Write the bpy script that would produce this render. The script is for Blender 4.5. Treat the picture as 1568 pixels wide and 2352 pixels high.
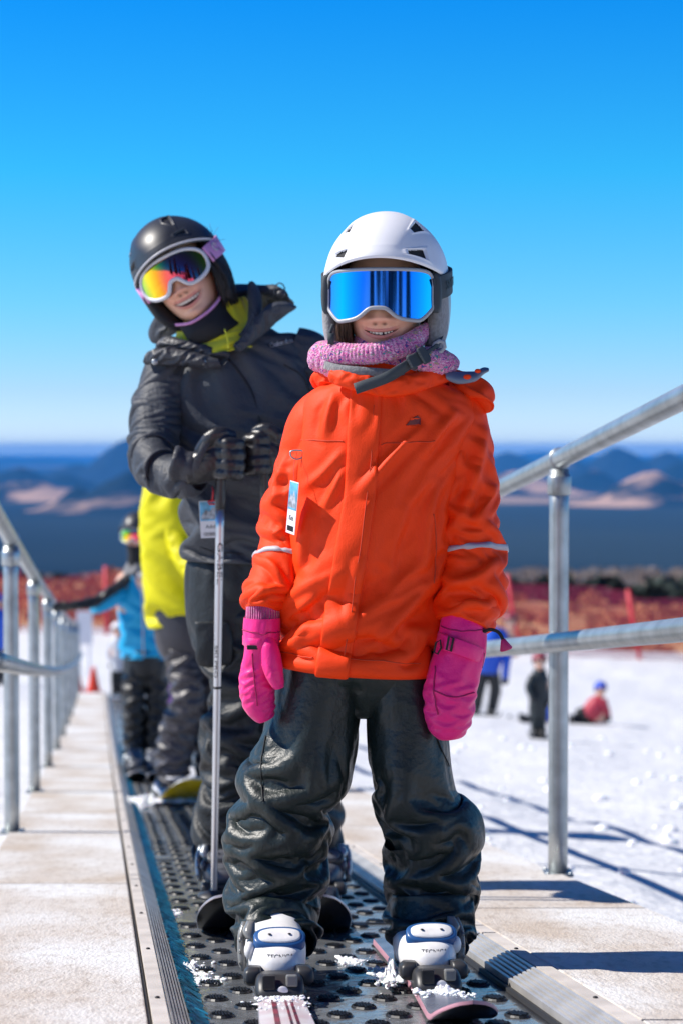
import bpy, bmesh, math, random
import numpy as np
from mathutils import Vector, Matrix
R = math.radians
for _o in list(bpy.data.objects):
    bpy.data.objects.remove(_o)
SC = bpy.context.scene
COL = SC.collection
# ------------------------------------------------------------------ camera model
F, HOR, CZ = 4500.0, 1030.0, 1.02          # focal length in 1568x2352 picture units, horizon row, lens height
PITCH = math.atan((1176 - HOR) / F)
_fw = np.array([0, math.cos(PITCH), -math.sin(PITCH)])
_up = np.array([0, math.sin(PITCH), math.cos(PITCH)])
_rt = np.array([1.0, 0, 0])


def P(px, py, Y):
    """world point seen at picture position (px, py) at the distance Y"""
    d = _fw + _rt * ((px - 784) / F) - _up * ((py - 1176) / F)
    return d * (Y / d[1]) + np.array([0, 0, CZ])


# the conveyor runs straight down the slope; GZ is its running surface
SX, SZ = -0.124, -0.1244
KY = 3.75


def belt_z(Y):
    return -(Y - KY) * 0.1244 + 0.00073 * (Y - KY) ** 2


def belt_pt(u, Y, dz=0.0):
    """u metres across from the belt's axis at the distance Y"""
    return np.array([-0.038 + u + SX * (Y - KY), Y, belt_z(Y) + dz])


# ------------------------------------------------------------------ tags
def tag(o, label=None, cat=None, group=None, kind=None):
    if label: o['label'] = label
    if cat: o['category'] = cat
    if group: o['group'] = group
    if kind: o['kind'] = kind
    return o


def empty(name, loc):
    o = bpy.data.objects.new(name, None)
    COL.objects.link(o)
    o.location = Vector([float(v) for v in loc])
    o.empty_display_size = 0.1
    return o


def wloc(o):
    v = Vector((0, 0, 0))
    while o is not None:
        v = v + o.location
        o = o.parent
    return v


def copy_tree(o, parent=None):
    c = o.copy()
    COL.objects.link(c)
    c.parent = parent
    for ch in list(o.children):
        copy_tree(ch, c)
    return c


# ------------------------------------------------------------------ mesh collector
class MB:
    def __init__(s):
        s.v, s.f, s.m, s.n, s.col = [], [], [], 0, {}

    def add(s, verts, faces, mat=0):
        verts = np.asarray(verts, float).reshape(-1, 3)
        b = s.n
        s.v.append(verts)
        s.n += len(verts)
        for q in faces:
            s.f.append([b + int(i) for i in q])
        if isinstance(mat, (list, np.ndarray)):
            s.m.extend(int(x) for x in mat)
        else:
            s.m.extend([mat] * len(faces))
        return b

    def grid(s, V, closed=True, cap0=False, cap1=False, mat=0, flip=False):
        N, M = V.shape[:2]
        fs = []
        mm = M if closed else M - 1
        for i in range(N - 1):
            for j in range(mm):
                k = (j + 1) % M
                q = (i * M + j, i * M + k, (i + 1) * M + k, (i + 1) * M + j)
                fs.append(q[::-1] if flip else q)
        base = s.add(V.reshape(-1, 3), fs, mat)
        for cap, row in ((cap0, 0), (cap1, N - 1)):
            if cap:
                c = V[row].mean(0)
                ci = s.add([c], [], 0)
                for j in range(M):
                    k = (j + 1) % M
                    q = [base + row * M + j, base + row * M + k, ci]
                    if row == 0:
                        q = q[::-1]
                    s.f.append(q[::-1] if flip else q)
                    s.m.append(mat if not isinstance(mat, (list, np.ndarray)) else 0)
        return base

    def box(s, c, h, ax=None, mat=0):
        """box of half sizes h at c, axes = rows of ax"""
        A = np.eye(3) if ax is None else np.asarray(ax, float)
        vs = [np.asarray(c, float) + A[0] * h[0] * x + A[1] * h[1] * y + A[2] * h[2] * z
              for x in (-1, 1) for y in (-1, 1) for z in (-1, 1)]
        s.add(vs, [(0, 1, 3, 2), (4, 6, 7, 5), (0, 4, 5, 1), (2, 3, 7, 6), (0, 2, 6, 4), (1, 5, 7, 3)], mat)

    def tube(s, pts, r, M=12, cap=True, mat=0, closed=False):
        pts = np.asarray(pts, float)
        r = np.broadcast_to(np.asarray(r, float), (len(pts),)) if np.ndim(r) == 0 else np.asarray(r, float)
        V = tube_grid(pts, r, M, closed)
        if closed:
            V = np.concatenate([V, V[:1]], 0)
            s.grid(V, mat=mat)
        else:
            s.grid(V, cap0=cap, cap1=cap, mat=mat)

    def ball(s, c, rx, ry=None, rz=None, n=12, ax=None, mat=0):
        ry = rx if ry is None else ry
        rz = rx if rz is None else rz
        A = np.eye(3) if ax is None else np.asarray(ax, float)
        ph = np.linspace(0.02, math.pi - 0.02, n)
        th = np.linspace(0, 2 * math.pi, 2 * n, endpoint=False)
        p, t = np.meshgrid(ph, th, indexing='ij')
        L = np.stack([rx * np.sin(p) * np.cos(t), ry * np.sin(p) * np.sin(t), rz * np.cos(p)], -1)
        s.grid(np.asarray(c, float) + L @ A, cap0=True, cap1=True, mat=mat, flip=True)

    def build(s, name, mats, parent=None, sub=0, smooth=True, bevel=0, weld=False, auto=None, origin=None):
        me = bpy.data.meshes.new(name)
        v = np.concatenate(s.v, 0) if s.v else np.zeros((0, 3))
        off = np.zeros(3)
        if parent is not None:
            off = np.array(wloc(parent))
        elif origin is not None:
            off = np.asarray(origin, float)
        me.from_pydata((v - off).tolist(), [], s.f)
        mats = mats if isinstance(mats, (list, tuple)) else [mats]
        for m in mats:
            me.materials.append(m)
        if len(mats) > 1:
            me.polygons.foreach_set('material_index', np.array(s.m, dtype=np.int32))
        me.polygons.foreach_set('use_smooth', np.full(len(me.polygons), bool(smooth)))
        for nm, arr in s.col.items():
            a = me.color_attributes.new(nm, 'FLOAT_COLOR', 'POINT')
            a.data.foreach_set('color', np.asarray(arr, np.float32).ravel())
        me.validate()
        me.update()
        bm = bmesh.new()
        bm.from_mesh(me)
        if weld:
            bmesh.ops.remove_doubles(bm, verts=bm.verts, dist=1e-5)
        bmesh.ops.recalc_face_normals(bm, faces=bm.faces)
        bm.to_mesh(me)
        bm.free()
        if auto is not None:
            me.set_sharp_from_angle(angle=R(auto))
        o = bpy.data.objects.new(name, me)
        COL.objects.link(o)
        if parent is not None:
            o.parent = parent
        elif origin is not None:
            o.location = Vector([float(x) for x in origin])
        if bevel:
            b = o.modifiers.new('bevel', 'BEVEL')
            b.width = bevel
            b.segments = 2
            b.limit_method = 'ANGLE'
            b.angle_limit = R(35)
        if sub:
            m = o.modifiers.new('sub', 'SUBSURF')
            m.levels = m.render_levels = sub
        return o


def nrm(v):
    return v / np.maximum(np.linalg.norm(v, axis=-1, keepdims=True), 1e-12)


def tube_grid(pts, r, M, closed=False):
    N = len(pts)
    if closed:
        T = nrm(np.roll(pts, -1, 0) - np.roll(pts, 1, 0))
    else:
        T = nrm(np.gradient(pts, axis=0))
    u = np.cross(T[0], [0.12, 0.31, 0.94])
    if np.linalg.norm(u) < 1e-3:
        u = np.cross(T[0], [1, 0, 0])
    u = u / np.linalg.norm(u)
    V = np.zeros((N, M, 3))
    a = np.linspace(0, 2 * math.pi, M, endpoint=False)
    for i in range(N):
        u = u - T[i] * (u @ T[i])
        u = u / np.linalg.norm(u)
        w = np.cross(T[i], u)
        V[i] = pts[i] + r[i] * (np.cos(a)[:, None] * u + np.sin(a)[:, None] * w)
    return V


def spl(x, y, q):
    """smooth interpolation (monotone cubic) of y(x) at q; y may be (n,k)"""
    x = np.asarray(x, float)
    y = np.asarray(y, float)
    if y.ndim == 1:
        return spl(x, y[:, None], q)[:, 0]
    h = np.diff(x)[:, None]
    d = np.diff(y, axis=0) / h
    m = np.zeros_like(y)
    m[0], m[-1] = d[0], d[-1]
    if len(x) > 2:
        a, b = d[:-1], d[1:]
        m[1:-1] = np.where(a * b > 0, 2 * a * b / np.where(np.abs(a + b) < 1e-12, 1, a + b), 0)
        m[1:-1] = 0.6 * m[1:-1] + 0.4 * (a * h[1:] + b * h[:-1]) / (h[1:] + h[:-1])
    q = np.asarray(q, float)
    k = np.clip(np.searchsorted(x, q) - 1, 0, len(x) - 2)
    t = ((q - x[k]) / (x[k + 1] - x[k]))[:, None]
    hk = (x[k + 1] - x[k])[:, None]
    return ((2 * t**3 - 3 * t**2 + 1) * y[k] + (t**3 - 2 * t**2 + t) * hk * m[k]
            + (-2 * t**3 + 3 * t**2) * y[k + 1] + (t**3 - t**2) * hk * m[k + 1])


def path(pts, n):
    pts = np.asarray(pts, float)
    s = np.concatenate([[0], np.cumsum(np.linalg.norm(np.diff(pts, axis=0), axis=1))])
    return spl(s, pts, np.linspace(0, s[-1], n))


class Loft:
    """keys: (px, py, Y, half width in picture units, half thickness in m[, tilt deg[, exponent]])"""
    def __init__(s, keys, flat=False, lat=None):
        s.C = np.array([P(k[0], k[1], k[2]) for k in keys])
        s.A = np.array([k[3] * k[2] / F for k in keys])
        s.B = np.array([k[4] for k in keys], float)
        s.t = np.array([R(k[5]) if len(k) > 5 else 0.0 for k in keys])
        s.e = np.array([k[6] if len(k) > 6 else 2.0 for k in keys])
        s.s = np.concatenate([[0], np.cumsum(np.linalg.norm(np.diff(s.C, axis=0), axis=1))])
        s.flat, s.lat = flat, lat

    def rows(s, n):
        q = np.linspace(0, s.s[-1], n)
        C = spl(s.s, s.C, q)
        A, B, t, e = (spl(s.s, a, q) for a in (s.A, s.B, s.t, s.e))
        T = nrm(np.gradient(C, axis=0))
        if s.flat:
            L = np.stack([np.cos(t), 0 * t, -np.sin(t)], -1)
            D = np.tile([0, 1.0, 0], (n, 1))
        else:
            yv = np.array([0, 1.0, 0]) if s.lat is None else np.asarray(s.lat, float)
            L = nrm(np.cross(T, yv))
            D = nrm(np.cross(L, T))
            Ln = np.cos(t)[:, None] * L + np.sin(t)[:, None] * T
            L = Ln
        return q, C, A, B, T, L, D, e

    def grid(s, n, M):
        q, C, A, B, T, L, D, e = s.rows(n)
        a = np.linspace(0, 2 * math.pi, M, endpoint=False)
        c, si = np.cos(a)[None], np.sin(a)[None]
        p = (2.0 / e)[:, None]
        cc = np.sign(c) * np.abs(c) ** p
        ss = np.sign(si) * np.abs(si) ** p
        V = C[:, None] + (A[:, None] * cc)[..., None] * L[:, None] + (B[:, None] * ss)[..., None] * D[:, None]
        return V, C, T, q


def vnoise(P3, seed=0, oct=3):
    """cheap smooth noise from summed sines, about -1..1"""
    rs = np.random.RandomState(seed)
    out = np.zeros(P3.shape[:-1])
    amp = 1.0
    for o in range(oct):
        for k in range(4):
            d = rs.normal(size=3)
            d /= np.linalg.norm(d)
            out += amp * 0.4 * np.sin((P3 @ d) * (2 ** o) * rs.uniform(0.7, 1.4) + rs.uniform(0, 6.28))
        amp *= 0.55
    return out


# ------------------------------------------------------------------ cloth: position based buckling of a tube of fabric
def _proj(X, w, sa, sb, rest, k):
    a, b = X[sa], X[sb]
    d = b - a
    l = np.sqrt((d * d).sum(-1)) + 1e-9
    wa, wb = w[sa], w[sb]
    c = (k * (l - rest) / (l * np.maximum(wa + wb, 1e-9)))[..., None] * d
    X[sa] = a + c * wa[..., None]
    X[sb] = b - c * wb[..., None]


def _solve(X, base, C, T, w, sv, sh, rin, rout, iters, grav, kb, ks, amax):
    N, M = X.shape[:2]
    e, o = slice(0, None, 2), slice(1, None, 2)
    ln = lambda d: np.sqrt((d * d).sum(-1))
    Lv = ln(base[1:] - base[:-1]) * sv[:, None]
    Lh = ln(np.roll(base, -1, 1) - base) * sh[:, None]
    svm = sv[:, None]
    diag = np.sqrt(Lv**2 + (0.5 * (Lh[1:] + Lh[:-1]))**2)
    Lv2, Lh2 = Lv[1:] + Lv[:-1], Lh + np.roll(Lh, -1, 1)
    rb = base - C[:, None]
    rb = rb - (rb * T[:, None]).sum(-1, keepdims=True) * T[:, None]
    Rb = ln(rb)
    Ab = ((base - C[:, None]) * T[:, None]).sum(-1, keepdims=True)
    Xp = X.copy()
    W2 = np.broadcast_to(w, (N, M)).copy()
    idx = np.arange(M)
    nx = (idx + 1) % M
    for it in range(iters):
        vel = (X - Xp) * 0.86
        Xp = X.copy()
        X = X + W2[..., None] * (vel + np.array([0, 0, -grav]))
        for rep in range(2):
            for s0 in (0, 1):                                     # vertical
                n = (N - s0) // 2
                a = (slice(s0, s0 + 2 * n, 2),)
                b = (slice(s0 + 1, s0 + 2 * n, 2),)
                _proj(X, W2, a, b, Lv[s0:s0 + 2 * n:2], 1.0)
            for s0 in (0, 1):                                     # horizontal
                a = (slice(None), idx[s0::2])
                b = (slice(None), nx[s0::2])
                _proj(X, W2, a, b, Lh[:, s0::2], 1.0)
        for s0 in (0, 1):                                         # shear
            n = (N - s0) // 2
            ra, rbw = slice(s0, s0 + 2 * n, 2), slice(s0 + 1, s0 + 2 * n, 2)
            for ca, cb in ((idx, nx), (nx, idx)):
                _proj(X, W2, (ra, ca), (rbw, cb), diag[s0:s0 + 2 * n:2], ks)
        for s0 in range(4):                                       # bending
            if s0 < 4:
                rows = np.arange(s0, N - 2, 4)
                if len(rows):
                    _proj(X, W2, (rows,), (rows + 2,), Lv2[rows], kb)
            cols = idx[s0::4]
            _proj(X, W2, (slice(None), cols), (slice(None), (cols + 2) % M), Lh2[:, s0::4], kb)
        r = X - C[:, None]
        a0 = (r * T[:, None]).sum(-1, keepdims=True)
        rp = r - a0 * T[:, None]
        ax = (Ab + np.clip(a0 - Ab, -amax, amax)) * T[:, None]
        l = ln(rp) + 1e-9
        f = np.clip(l, rin * Rb, rout * Rb) / l
        X = np.where((W2 > 0)[..., None], C[:, None] + ax + rp * f[..., None], X)
    return X


def fabric(loft, n, M, sv=1.1, sh=1.02, rin=0.86, rout=1.13, grav=0.0004, kb=0.25, ks=0.35, levels=3, amax=.012,
           iters=(120, 70, 40), seed=1, amp=0.006, pin=(1, 1), crease=0.0, cscale=9.0):
    """n, M: final grid (multiples of 2**(levels-1)); sv: vertical slack, number or [(t, slack)...]"""
    X = None
    for lv in range(levels):
        f = 2 ** (levels - 1 - lv)
        nn, mm = n // f, M // f
        base, C, T, q = loft.grid(nn, mm)
        t = np.linspace(0, 1, nn)
        def prof(s, tt):
            if np.ndim(s) == 0:
                return np.full(len(tt), float(s))
            return np.interp(tt, [k[0] for k in s], [k[1] for k in s])
        SV = prof(sv, (t[1:] + t[:-1]) / 2)
        SH = prof(sh, t)
        w = np.ones((nn, 1))
        for k in range(pin[0]): w[k] = 0
        for k in range(pin[1]): w[nn - 1 - k] = 0
        if X is None:
            rad = nrm(base - C[:, None])
            X = base + rad * (amp * vnoise(base * 22.0, seed, 3))[..., None] * w[..., None]
        else:
            X = upsample(X, nn, mm)
            X[w[:, 0] == 0] = base[w[:, 0] == 0]
            rad = nrm(base - C[:, None])
            X = X + rad * (amp * 0.25 * vnoise(base * 70.0, seed + lv, 2))[..., None] * w[..., None]
        X = _solve(X, base, C, T, w, SV, SH, rin, rout, iters[lv], grav / (4 ** lv), kb, ks, amax)
    # take the grid's own zigzag out
    for k in range(1):
        Y = X.copy()
        Y[1:-1] = 0.5 * X[1:-1] + 0.125 * (X[:-2] + X[2:] + np.roll(X, 1, 1)[1:-1] + np.roll(X, -1, 1)[1:-1])
        X = Y
    if crease:                                                   # sharp creases left by folding
        nn = normals(X)
        q = X + .02 * np.stack([vnoise(X * 14, seed + 5, 2), vnoise(X * 14, seed + 6, 2), vnoise(X * 14, seed + 7, 2)], -1)
        a = np.abs(vnoise(q * cscale, seed + 9, 2))
        b = np.abs(vnoise(q * cscale * 2.1, seed + 10, 2))
        X = X + nn * (crease * (np.minimum(a, .8) - .3 + .45 * (np.minimum(b, .8) - .3)))[..., None] * np.clip(np.minimum(np.arange(len(X)), np.arange(len(X))[::-1]) / 4, 0, 1)[:, None, None]
    return X


def upsample(X, n, m):
    N, M = X.shape[:2]
    Xe = np.concatenate([X, X[:, :1]], 1)
    ti = np.linspace(0, N - 1, n)
    i = np.clip(ti.astype(int), 0, N - 2)
    fi = (ti - i)[:, None, None]
    A = Xe[i] * (1 - fi) + Xe[i + 1] * fi
    tj = np.arange(m) * (M / m)
    j = np.clip(tj.astype(int), 0, M - 1)
    fj = (tj - j)[None, :, None]
    return A[:, j] * (1 - fj) + A[:, j + 1] * fj


def hem(V, inset=0.008, up=0.03, C=None):
    """adds rows that turn the last edge inwards, so an open end shows thickness"""
    c = V[-1].mean(0)
    d = nrm(c - V[-1])
    ax = nrm(V[-1].mean(0) - V[-4].mean(0))
    r1 = V[-1] + d * inset * 0.5 + ax * inset * 0.4
    r2 = V[-1] + d * inset
    r3 = V[-1] + d * inset * 1.2 - ax * up
    return np.concatenate([V, r1[None], r2[None], r3[None]], 0)


def normals(V, closed=True):
    du = np.gradient(V, axis=0)
    dv = (np.roll(V, -1, 1) - np.roll(V, 1, 1)) if closed else np.gradient(V, axis=1)
    n = nrm(np.cross(du, dv))
    c = V.mean(1, keepdims=True)
    s = np.sign(((V - c) * n).sum(-1).mean())
    return n * (s if s != 0 else 1)


def patch(V, Nn, i0, i1, j0, j1, off=0.004, edge=0.5):
    """a raised strip copied from the surface V: rows i0..i1, columns j0..j1 (wrapping)"""
    M = V.shape[1]
    cols = [j % M for j in range(j0, j1 + 1)]
    S = V[i0:i1 + 1][:, cols]
    n = Nn[i0:i1 + 1][:, cols]
    top = S + n * off
    lowr = S - n * 0.004
    rows = np.concatenate([lowr[:1], top, lowr[-1:]], 0)
    l = np.concatenate([lowr[:1, :1], lowr[:, :1], lowr[-1:, :1]], 0)
    r = np.concatenate([lowr[:1, -1:], lowr[:, -1:], lowr[-1:, -1:]], 0)
    return np.concatenate([l, rows, r], 1)


# ------------------------------------------------------------------ text
def text_mesh(txt, size=1.0, depth=0.0, bold=0.0):
    c = bpy.data.curves.new('lettering', 'FONT')
    c.body = txt
    c.size = size
    c.extrude = depth
    c.offset = bold
    c.align_x, c.align_y = 'CENTER', 'CENTER'
    c.resolution_u = 3
    o = bpy.data.objects.new('lettering', c)
    COL.objects.link(o)
    bpy.context.view_layer.update()
    dg = bpy.context.evaluated_depsgraph_get()
    me = bpy.data.meshes.new_from_object(o.evaluated_get(dg))
    v = np.array([list(x.co) for x in me.vertices])
    f = [list(p.vertices) for p in me.polygons]
    bpy.data.objects.remove(o)
    bpy.data.curves.remove(c)
    bpy.data.meshes.remove(me)
    return v, f


# ------------------------------------------------------------------ materials
def mat(name, col, rough=0.6, metal=0.0, bump=None, var=0.0, vscale=8.0, spec=0.5, sheen=0.0, coat=0.0, attr=None,
        col2=None, sss=0.0, trans=0.0, aniso=None):
    """bump: list of (kind, scale, distance) with kind noise | wave | weave"""
    m = bpy.data.materials.new(name)
    m.use_nodes = True
    nt = m.node_tree
    b = nt.nodes['Principled BSDF']
    N = lambda t: nt.nodes.new(t)
    b.inputs['Roughness'].default_value = rough
    b.inputs['Metallic'].default_value = metal
    b.inputs['Specular IOR Level'].default_value = spec
    b.inputs['Sheen Weight'].default_value = sheen
    b.inputs['Coat Weight'].default_value = coat
    b.inputs['Coat Roughness'].default_value = 0.1
    if sss:
        b.inputs['Subsurface Weight'].default_value = sss
        b.inputs['Subsurface Radius'].default_value = (0.008, 0.003, 0.0015)
        b.inputs['Subsurface Scale'].default_value = 1.0
    if trans:
        b.inputs['Transmission Weight'].default_value = trans
    b.inputs['Base Color'].default_value = (*col, 1)
    tc = N('ShaderNodeTexCoord')
    src = None
    if attr:
        a = N('ShaderNodeVertexColor')
        a.layer_name = attr
        src = a.outputs['Color']
    if var or col2:
        n = N('ShaderNodeTexNoise')
        n.inputs['Scale'].default_value = vscale
        n.inputs['Detail'].default_value = 6
        nt.links.new(tc.outputs['Object'], n.inputs['Vector'])
        mx = N('ShaderNodeMix')
        mx.data_type = 'RGBA'
        c2 = col2 if col2 else tuple(max(0, c * (1 - var)) for c in col)
        c1 = col if col2 else tuple(min(1, c * (1 + var)) for c in col)
        mx.inputs['A'].default_value = (*c1, 1)
        mx.inputs['B'].default_value = (*c2, 1)
        rp = N('ShaderNodeMapRange')
        rp.inputs['From Min'].default_value = 0.35
        rp.inputs['From Max'].default_value = 0.65
        nt.links.new(n.outputs['Fac'], rp.inputs['Value'])
        nt.links.new(rp.outputs['Result'], mx.inputs['Factor'])
        if src is not None:
            m2 = N('ShaderNodeMix')
            m2.data_type = 'RGBA'
            m2.blend_type = 'MULTIPLY'
            m2.inputs['Factor'].default_value = 1
            nt.links.new(src, m2.inputs['A'])
            nt.links.new(mx.outputs['Result'], m2.inputs['B'])
            src = m2.outputs['Result']
        else:
            src = mx.outputs['Result']
    if src is not None:
        nt.links.new(src, b.inputs['Base Color'])
    prev = None
    for kind, sc, dist in (bump or []):
        if kind == 'noise':
            t = N('ShaderNodeTexNoise')
            t.inputs['Scale'].default_value = sc
            t.inputs['Detail'].default_value = 5
            out = t.outputs['Fac']
        elif kind == 'ridge':
            t = N('ShaderNodeTexNoise')
            t.noise_type = 'RIDGED_MULTIFRACTAL'
            t.inputs['Scale'].default_value = sc
            t.inputs['Detail'].default_value = 3
            out = t.outputs['Fac']
        else:
            t = N('ShaderNodeTexWave')
            t.inputs['Scale'].default_value = sc
            t.bands_direction = {'x': 'X', 'y': 'Y', 'z': 'Z', 'd': 'DIAGONAL'}[kind]
            out = t.outputs['Fac']
        nt.links.new(tc.outputs['Object'], t.inputs['Vector'])
        bp = N('ShaderNodeBump')
        bp.inputs['Strength'].default_value = 1.0
        bp.inputs['Distance'].default_value = dist
        nt.links.new(out, bp.inputs['Height'])
        if prev is not None:
            nt.links.new(prev, bp.inputs['Normal'])
        prev = bp.outputs['Normal']
    if prev is not None:
        nt.links.new(prev, b.inputs['Normal'])
    return m
# ================================================================== world, sun, camera
SUN_EL, SUN_BACK = R(45), 0.045
sun_dir = np.array([-math.cos(SUN_EL), SUN_BACK, math.sin(SUN_EL)])     # towards the sun
sun_dir /= np.linalg.norm(sun_dir)
wd = bpy.data.worlds.new("World")
SC.world = wd
wd.use_nodes = True
nt = wd.node_tree
bg = nt.nodes['Background']
sk = nt.nodes.new('ShaderNodeTexSky')
sk.sky_type = 'NISHITA'
sk.sun_disc = False
sk.sun_elevation = math.asin(sun_dir[2])
sk.sun_rotation = math.atan2(sun_dir[0], sun_dir[1])
sk.altitude = 2400
sk.air_density = 0.7
sk.dust_density = 0.3
sk.ozone_density = 4.0
# deep mountain blue overhead, paling to white at the horizon
tcw = nt.nodes.new('ShaderNodeTexCoord')
sep = nt.nodes.new('ShaderNodeSeparateXYZ')
nt.links.new(tcw.outputs['Generated'], sep.inputs[0])
mrw = nt.nodes.new('ShaderNodeMapRange')
mrw.inputs['From Min'].default_value = 0.0
mrw.inputs['From Max'].default_value = 0.5
nt.links.new(sep.outputs['Z'], mrw.inputs['Value'])
rpw = nt.nodes.new('ShaderNodeValToRGB')
SKY = [(0.0, (.98, .92, .95)), (.058, (.76, .83, .86)), (.146, (.47, .98, .98)), (.278, (.16, 1.10, 1.20)), (.452, (.03, .93, 1.46)), (.75, (.08, .42, .90)), (1.0, (.10, .36, .75))]
while len(rpw.color_ramp.elements) < len(SKY):
    rpw.color_ramp.elements.new(.5)
for e, (p_, c_) in zip(rpw.color_ramp.elements, SKY):
    e.position = p_
    e.color = (*[v / 1.4 for v in c_], 1)
nt.links.new(mrw.outputs['Result'], rpw.inputs['Fac'])
mxw = nt.nodes.new('ShaderNodeMix')
mxw.data_type = 'RGBA'
mxw.blend_type = 'MULTIPLY'
mxw.inputs['Factor'].default_value = 1.0
nt.links.new(sk.outputs['Color'], mxw.inputs['A'])
nt.links.new(rpw.outputs['Color'], mxw.inputs['B'])
scl = nt.nodes.new('ShaderNodeVectorMath')
scl.operation = 'SCALE'
scl.inputs['Scale'].default_value = 1.4
nt.links.new(mxw.outputs['Result'], scl.inputs[0])
nt.links.new(scl.outputs['Vector'], bg.inputs['Color'])
bg.inputs['Strength'].default_value = 0.13
sl = bpy.data.lights.new('sun', 'SUN')
sl.energy = 5.0
sl.angle = R(0.53)
sl.color = (1.0, 0.945, 0.87)
so = bpy.data.objects.new('sun', sl)
COL.objects.link(so)
so.rotation_euler = Vector([float(v) for v in sun_dir]).to_track_quat('Z', 'Y').to_euler()
so.location = (-6, 0, 8)
cam = bpy.data.cameras.new('camera')
co = bpy.data.objects.new('camera', cam)
COL.objects.link(co)
co.location = (0, 0, CZ)
co.rotation_euler = (R(90) - PITCH, 0, 0)
cam.sensor_fit = 'VERTICAL'
cam.sensor_height = 36
cam.sensor_width = 24
cam.lens = F / 2352 * 36
cam.clip_start = 0.1
cam.clip_end = 200000
cam.dof.use_dof = True
cam.dof.focus_distance = 3.66
cam.dof.aperture_fstop = 4.2
SC.camera = co
SC.view_settings.view_transform = 'Standard'
SC.view_settings.look = 'None'
SC.view_settings.exposure = 0.36
SC.view_settings.gamma = 1.0
SC.render.engine = 'CYCLES'
SC.cycles.use_denoising = True
SC.cycles.max_bounces = 8
SC.cycles.transparent_max_bounces = 12
SC.cycles.volume_bounces = 1

# ================================================================== materials of the setting
M_snow = mat('snow', (0.68, 0.69, 0.71), 0.7, bump=[('noise', 1.1, 0.10), ('noise', 5, 0.045), ('noise', 16, 0.02), ('noise', 60, 0.004)], spec=0.3)
M_snow2 = mat('loose_snow', (0.9, 0.92, 0.95), 0.6, bump=[('noise', 90, 0.004)], spec=0.3, sss=0.2)
M_metal = mat('galvanised_steel', (0.40, 0.43, 0.44), 0.40, 0.8, bump=[('noise', 120, 0.0006)], var=0.16, vscale=14)
M_alu = mat('ribbed_aluminium', (0.62, 0.60, 0.57), 0.42, 0.55, var=0.12, vscale=9, bump=[('noise', 60, 0.0006)])
M_strip = mat('worn_edge_strip', (0.60, 0.55, 0.50), 0.65, var=0.12, vscale=12, bump=[('y', 60, 0.0008)])
M_dark = mat('black_rubber_gap', (0.012, 0.013, 0.016), 0.6)
M_brush = mat('blue_bristles', (0.008, 0.16, 0.26), 0.55, var=0.55, vscale=30)


def deck_material():
    m = mat('weathered_board', (0.60, 0.52, 0.45), 0.75)
    nt = m.node_tree
    b = nt.nodes['Principled BSDF']
    tc = nt.nodes.new('ShaderNodeTexCoord')
    def noise(scale, vec, det=6):
        mp = nt.nodes.new('ShaderNodeMapping')
        mp.inputs['Scale'].default_value = vec
        nt.links.new(tc.outputs['Object'], mp.inputs['Vector'])
        n = nt.nodes.new('ShaderNodeTexNoise')
        n.inputs['Scale'].default_value = scale
        n.inputs['Detail'].default_value = det
        nt.links.new(mp.outputs['Vector'], n.inputs['Vector'])
        return n.outputs['Fac']
    big = noise(2.2, (1, 0.6, 1), 4)
    weave = noise(55, (1.0, 0.35, 1), 3)
    speck = noise(150, (1, 0.5, 1), 2)
    r = nt.nodes.new('ShaderNodeValToRGB')
    r.color_ramp.elements[0].position = 0.36
    r.color_ramp.elements[0].color = (0.52, 0.44, 0.36, 1)
    r.color_ramp.elements[1].position = 0.60
    r.color_ramp.elements[1].color = (0.72, 0.715, 0.70, 1)
    nt.links.new(big, r.inputs['Fac'])
    r2 = nt.nodes.new('ShaderNodeValToRGB')
    r2.color_ramp.elements[0].position = 0.28
    r2.color_ramp.elements[0].color = (0.72, 0.68, 0.64, 1)
    r2.color_ramp.elements[1].position = 0.52
    r2.color_ramp.elements[1].color = (1, 1, 1, 1)
    nt.links.new(weave, r2.inputs['Fac'])
    mx = nt.nodes.new('ShaderNodeMix')
    mx.data_type = 'RGBA'
    mx.blend_type = 'MULTIPLY'
    mx.inputs['Factor'].default_value = 0.8
    nt.links.new(r.outputs['Color'], mx.inputs['A'])
    nt.links.new(r2.outputs['Color'], mx.inputs['B'])
    nt.links.new(mx.outputs['Result'], b.inputs['Base Color'])
    bp = nt.nodes.new('ShaderNodeBump')
    bp.inputs['Distance'].default_value = 0.003
    nt.links.new(speck, bp.inputs['Height'])
    nt.links.new(bp.outputs['Normal'], b.inputs['Normal'])
    return m


M_deck = deck_material()
Y_END = 30.0


# ================================================================== snow slope
def snow_z(X, Y):
    u = X + 0.038 - SX * (Y - KY)
    ur = np.maximum(0, u - 1.0)
    z = belt_z(np.minimum(Y, 75)) - 0.15 - 0.05 * np.minimum(ur, 22)
    ul = np.maximum(0, -u - 1.0)
    z = z - 0.012 * np.minimum(ul, 20)
    away = np.clip((np.abs(u) - 0.95) / 1.2, 0, 1)
    p = np.stack([X, Y, 0 * X], -1)
    z = z + away * (0.045 * vnoise(p * 1.1, 5, 4) + 0.06 * vnoise(p * 0.35, 8, 2))
    return z


def sheet(name, xs, ys, zf, m, kind='structure'):
    X, Y = np.meshgrid(xs, ys)
    Z = zf(X, Y)
    mb = MB()
    mb.grid(np.stack([X, Y, Z], -1), closed=False)
    o = mb.build(name, m)
    tag(o, kind=kind)
    return o


ys = np.concatenate([np.linspace(-60, 2, 60), np.linspace(2.2, 14, 150), np.linspace(14.2, 67, 160)])
xs = np.concatenate([np.linspace(-45, -6, 50), np.linspace(-5.8, 9, 190), np.linspace(9.2, 45, 60)])
# behind the lens the slope carries on uphill
sheet('snow_ground', xs, ys, snow_z, M_snow)
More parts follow.
